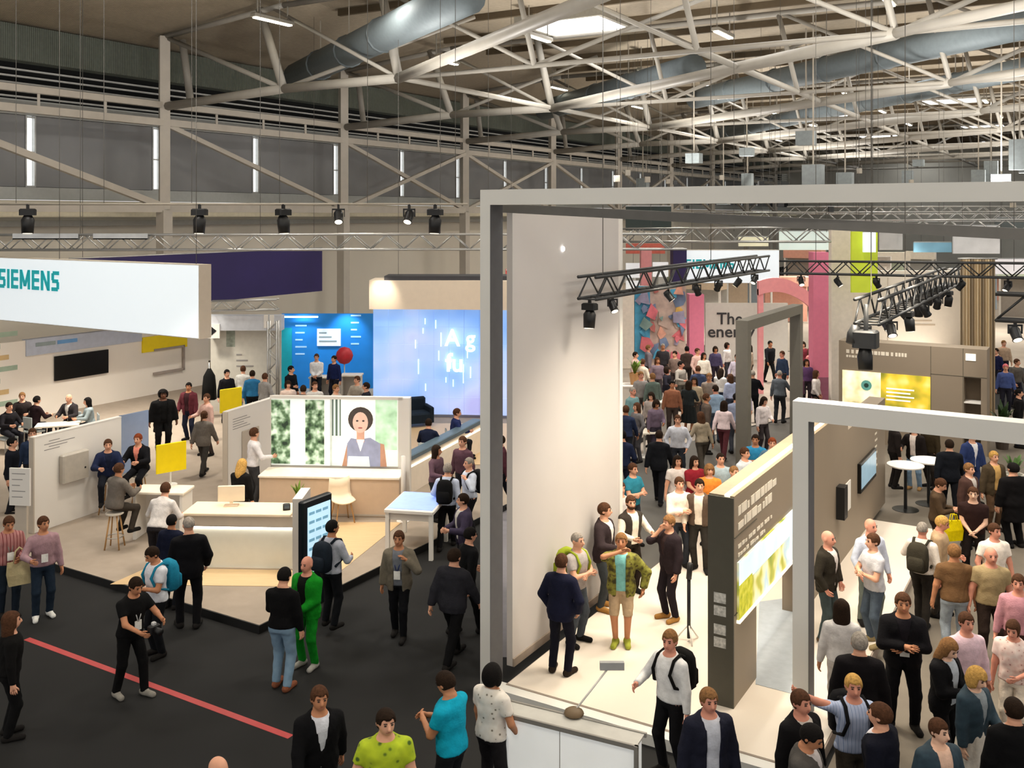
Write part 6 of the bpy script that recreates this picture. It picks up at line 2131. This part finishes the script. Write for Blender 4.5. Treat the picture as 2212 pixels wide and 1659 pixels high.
P(2147, 1130, 'man in a white T-shirt behind the khaki T-shirt', 'stand2', 0, 'tee:#ece0d4', 'trousers:#2a2622', 'short:brown', skin='pink')
P(2102, 1052, 'brown-haired man in a dark brown shirt with bare forearms', 'clasp', -25, 'tee:#2b1a18', 'trousers:#1c1614', 'short:brown', skin='pale', wide=1.06)
P(2024, 1030, 'person in a dark olive jacket near the round table', 'phone', 60, 'long:#4a3a2a', 'trousers:#231a14', 'short:brown')
P(2190, 1000, 'large man in a black coat at the right edge', 'stand', 190, 'long:#0d0b0c', 'trousers:#0d0c0d', 'short:black', jacket='coat:#0c0a0c', wide=1.2)
P(2146, 974, 'blond woman in a tan cardigan in the aisle', 'stand', 10, 'long:#c79f62', 'trousers:#5a4432', 'short:blond', jacket='open:#4a3e2e')
P(2099, 930, 'man in a blue suit and white shirt under the portal beam', 'stand2', 10, 'long:#e2e0e4', 'trousers:#2a3352', 'short:brown', jacket='jacket:#2c3a66')
P(2052, 950, 'man in a black suit walking away under the portal beam', 'walk', 165, 'long:#101218', 'trousers:#0e0f14', 'short:dark', jacket='jacket:#10131a', wide=1.08)
P(2092, 1000, 'man in a brown jacket behind the bare forearms', 'stand', 30, 'long:#b9b0aa', 'trousers:#2a201c', 'short:light', jacket='jacket:#4a342e')
P(1975, 915, 'woman in a dark cardigan and blue jeans at the round table', 'talk', -40, 'long:#d9ccc4', 'trousers:#7791aa', 'long:brown', jacket='open:#1c1614', shoes='#b08a5a')
P(1932, 905, 'person in dark brown at the far end of the info wall', 'stand', 90, 'long:#201a18', 'trousers:#1a1614', 'short:brown')
P(2010, 905, 'person in an olive jacket under the portal beam', 'stand2', -60, 'long:#3a3020', 'trousers:#2a2420', 'short:light')
P(2190, 1335, 'woman in a pink floral blouse at the right edge', 'hold', -40, 'tee:pink_floral', 'trousers:#e2d6c6', 'pony:brown', skin='pink', h=1.68)
P(2200, 1240, 'person in a rose pink shirt at the right edge', 'stand', -30, 'long:#c08a94', 'trousers:#3a2420', 'short:brown', skin='pink')
P(2028, 1112, 'person in a beige jacket holding a yellow bag', 'hold', 60, 'long:#b59a7a', 'trousers:#3a342e', 'short:blond', skin='pink')
for i, (px, hy, lab, c, hr) in enumerate(((2152, 752, 'person in a navy jacket behind the brown booth', '#1c2040', 'short:dark'),
                                    (2168, 735, 'person in a beige jumper behind the brown booth', '#b39a82', 'short:light'),
                                    (2196, 775, 'person in a grey jacket beside the dark green plant', '#5a544e', 'short:brown'),
                                    (2200, 840, 'person in black beside the dark green plant', '#141214', 'short:black'))):
    P(px, hy, lab, ['stand', 'talk', 'stand2'][i % 3], 40 * i - 60, 'long:' + c, 'trousers:#20202a', hr)
P(2172, 786, 'person in a pink cap and blue top beside the dark green plant', 'stand', -20, 'long:#4a5a90', 'trousers:#20202a', 'cap:#d8767c')
# --- far crowd behind the stage
crowd = [(1372, 760, 'pale rose shirt', '#c9aaa4', '#4a4448', 'stand', 60), (1432, 742, 'charcoal coat', '#3a383c', '#2a282c', 'stand2', -20), (1470, 780, 'stone grey jacket', '#9a948c', '#4a4640', 'talk', 40), (1508, 790, 'navy striped shirt', '#3a4460', '#2a2c34', 'stand', 170), (1520, 762, 'ivory blouse', '#e0d8cc', '#4a4448', 'stand2', 10), (1604, 790, 'dark green jumper', '#2f3f36', '#23262a', 'stand', 30), (1376, 870, 'mid grey suit', '#6d6a6c', '#4a484c', 'pocket', -60), (1416, 862, 'dusty purple cardigan', '#6e5f70', '#3a3440', 'hold', 20), (1546, 832, 'light denim shirt', '#8aa0b8', '#3a4250', 'talk', 190), (1606, 826, 'pale lilac blouse', '#c4b8cc', '#3a3840', 'stand', -40), (1452, 822, 'rust brown jumper', '#8a5a44', '#3a302c', 'stand', 0), (1388, 775, 'cream cardigan', '#d8cbb8', '#5a5048', 'stand2', 130), (1410, 806, 'slate green jacket', '#5c6a64', '#33363a', 'stand', 200), (1500, 815, 'beige trench coat', '#b8a68c', '#4a4038', 'walk', -20), (1750, 752, 'coral pink top', '#d88a88', '#4a3a3e', 'stand', 40), (1728, 800, 'plum jacket', '#5c3a4c', '#2a2228', 'stand2', -80), (1716, 768, 'dusty white hoodie', '#cfc8c6', '#3a383c', 'stand', 100), (1684, 800, 'steel grey jacket', '#5a6068', '#2c2e32', 'talk', 150), (1345, 930, 'midnight blue suit', '#1e2640', '#1c2030', 'stand2', 170),
         (1352, 876, 'navy jacket', '#26304a', '#1e2026', 'walk', 160), (1384, 802, 'grey jumper', '#8f8a88', '#4a4644', 'stand', 20),
         (1408, 846, 'pale grey shirt with navy bag', '#a79c96', '#3a3436', 'hold', -30), (1420, 772, 'mauve jumper', '#7a6a74', '#3a3438', 'stand2', 0),
         (1440, 792, 'black blazer', '#23222c', '#2a262e', 'talk', 60), (1458, 758, 'brown jacket', '#7d6a62', '#3a3230', 'stand', -40),
         (1488, 822, 'long black dress', '#23282a', '#1d2020', 'talk2', 150), (1484, 748, 'dark brown shirt', '#3e332f', '#2a2422', 'stand', 180),
         (1506, 752, 'pale pink top', '#d7b3aa', '#6a5450', 'stand2', 30), (1532, 806, 'taupe cardigan', '#8c8078', '#6a6058', 'stand', -20),
         (1556, 796, 'white shirt and navy trousers', '#d6d4d2', '#262e42', 'hold', 140), (1578, 808, 'light blue shirt', '#a5aecb', '#3a4050', 'talk', -150),
         (1545, 748, 'purple jumper', '#4c4666', '#2a2430', 'stand', 10), (1592, 764, 'lilac shirt', '#bcb4c4', '#4a4448', 'stand2', -30),
         (1626, 800, 'black jumper', '#141418', '#141418', 'talk', 170), (1663, 736, 'black suit near the dark portal', '#1a1c20', '#16181a', 'walk', 20),
         (1690, 758, 'slate blue jacket', '#2c3a52', '#23282c', 'stand', -60), (1648, 856, 'white blouse', '#ded4d4', '#3a3436', 'hold', 30),
         (1742, 776, 'violet coat', '#5a3e66', '#2a2228', 'stand', 0), (1762, 800, 'cream shirt and black bag', '#ddd4d0', '#1a181a', 'stand2', 60),
         (1735, 738, 'dark red jumper', '#7a2f3a', '#2a2022', 'stand', -10), (1564, 866, 'pink blouse', '#e2cdd0', '#5a2e34', 'walk', 150),
         (1366, 836, 'teal shirt', '#6f9296', '#5a5c60', 'stand', 40), (1590, 850, 'blue-grey shirt', '#8b94ac', '#4a4e58', 'stand2', 170),
         (1525, 850, 'brown coat', '#5c5048', '#2a2420', 'stand', 90), (1400, 745, 'grey-violet jacket', '#787078', '#3a3638', 'stand', 90),
         (1620, 745, 'beige jacket', '#a89a88', '#4a443c', 'talk', -90), (1515, 890, 'sand-coloured cardigan', '#a0937f', '#4a443c', 'walk2', 200),
         (1570, 740, 'white T-shirt', '#d9d6d4', '#3a3a40', 'stand', 45), (1760, 858, 'black jacket with a white bag', '#1c1a1e', '#1c1a1e', 'stand', 120)]
hs = ['short:dark', 'short:brown', 'long:brown', 'crop:grey', 'short:light', 'bob:dark', 'short:black', 'long:dark']
for i, (px, hy, what, c1, c2, ps, fc) in enumerate(crowd):
    fem = 'dress' in what or 'blouse' in what
    P(px, hy, 'person in a ' + what.replace('a pale', 'pale') + ' in the far crowd behind the stage', ps, fc, 'long:' + c1, ('skirt:' if 'dress' in what else 'trousers:') + c2,
      'long:dark' if fem else hs[(i * 3) % 8], skin=['fair', 'tan', 'pink'][i % 3])

# ------------------------------------------------------------------ things people carry
p = gz(42, 1262, .62)
T = thing('tote_bag', 'beige cloth tote bag carried by the man in the plaid shirt', 'bag', (p.x, p.y, .62), .6)
MB().loft([[(-.17, -.05, 0), (.17, -.05, 0), (.17, .05, 0), (-.17, .05, 0)], [(-.20, -.06, .18), (.20, -.06, .18), (.20, .06, .18), (-.20, .06, .18)], [(-.19, -.02, .40), (.19, -.02, .40), (.19, .02, .40), (-.19, .02, .40)]]).build('bag_body', cloth('#b9ab84'), T)
for y in (-.02, .02):
    MB().tube([(-.09, y, .39), (-.06, y, .58), (0, y, .64), (.06, y, .58), (.09, y, .39)], .012, 5).build('handle', cloth('#b9ab84'), T, True)
# camera in the photographer's hands
ph = [o for o in COL.objects if o.get('label', '').startswith('photographer')][0]
k = skel('camera')
mid = (k['WL'] + k['WR']) / 2 + (k['WL'] - k['EL']).normalized() * .10
wp = ph.matrix_basis @ mid
T = thing('photo_camera', 'black camera held by the photographer', 'camera', wp, ph.rotation_euler.z)
MB().bbox(-.085, .085, -.045, .045, -.06, .06, .015).build('body', BLACK, T)
MB().tube([(0, -.045, 0), (0, -.16, -.01)], [.042, .05], 12).build('lens', BLACK, T, True)
MB().bbox(-.03, .03, -.03, .03, .06, .10, .01).build('flash', mat('flash_grey', '#b8b8b8', .4), T)
p = gz(2060, 1150, .9)
T = thing('yellow_bag', 'bright yellow bag carried in the right aisle', 'bag', (p.x, p.y, .75), .2)
MB().loft([[(-.15, -.06, 0), (.15, -.06, 0), (.15, .06, 0), (-.15, .06, 0)], [(-.17, -.07, .2), (.17, -.07, .2), (.17, .07, .2), (-.17, .07, .2)], [(-.13, -.03, .38), (.13, -.03, .38), (.13, .03, .38), (-.13, .03, .38)]]).build('bag_body', cloth('#d8c400'), T)
for y in (-.03, .03):
    MB().tube([(-.07, y, .37), (-.04, y, .50), (.04, y, .50), (.07, y, .37)], .010, 5).build('handle', cloth('#d8c400'), T, True)
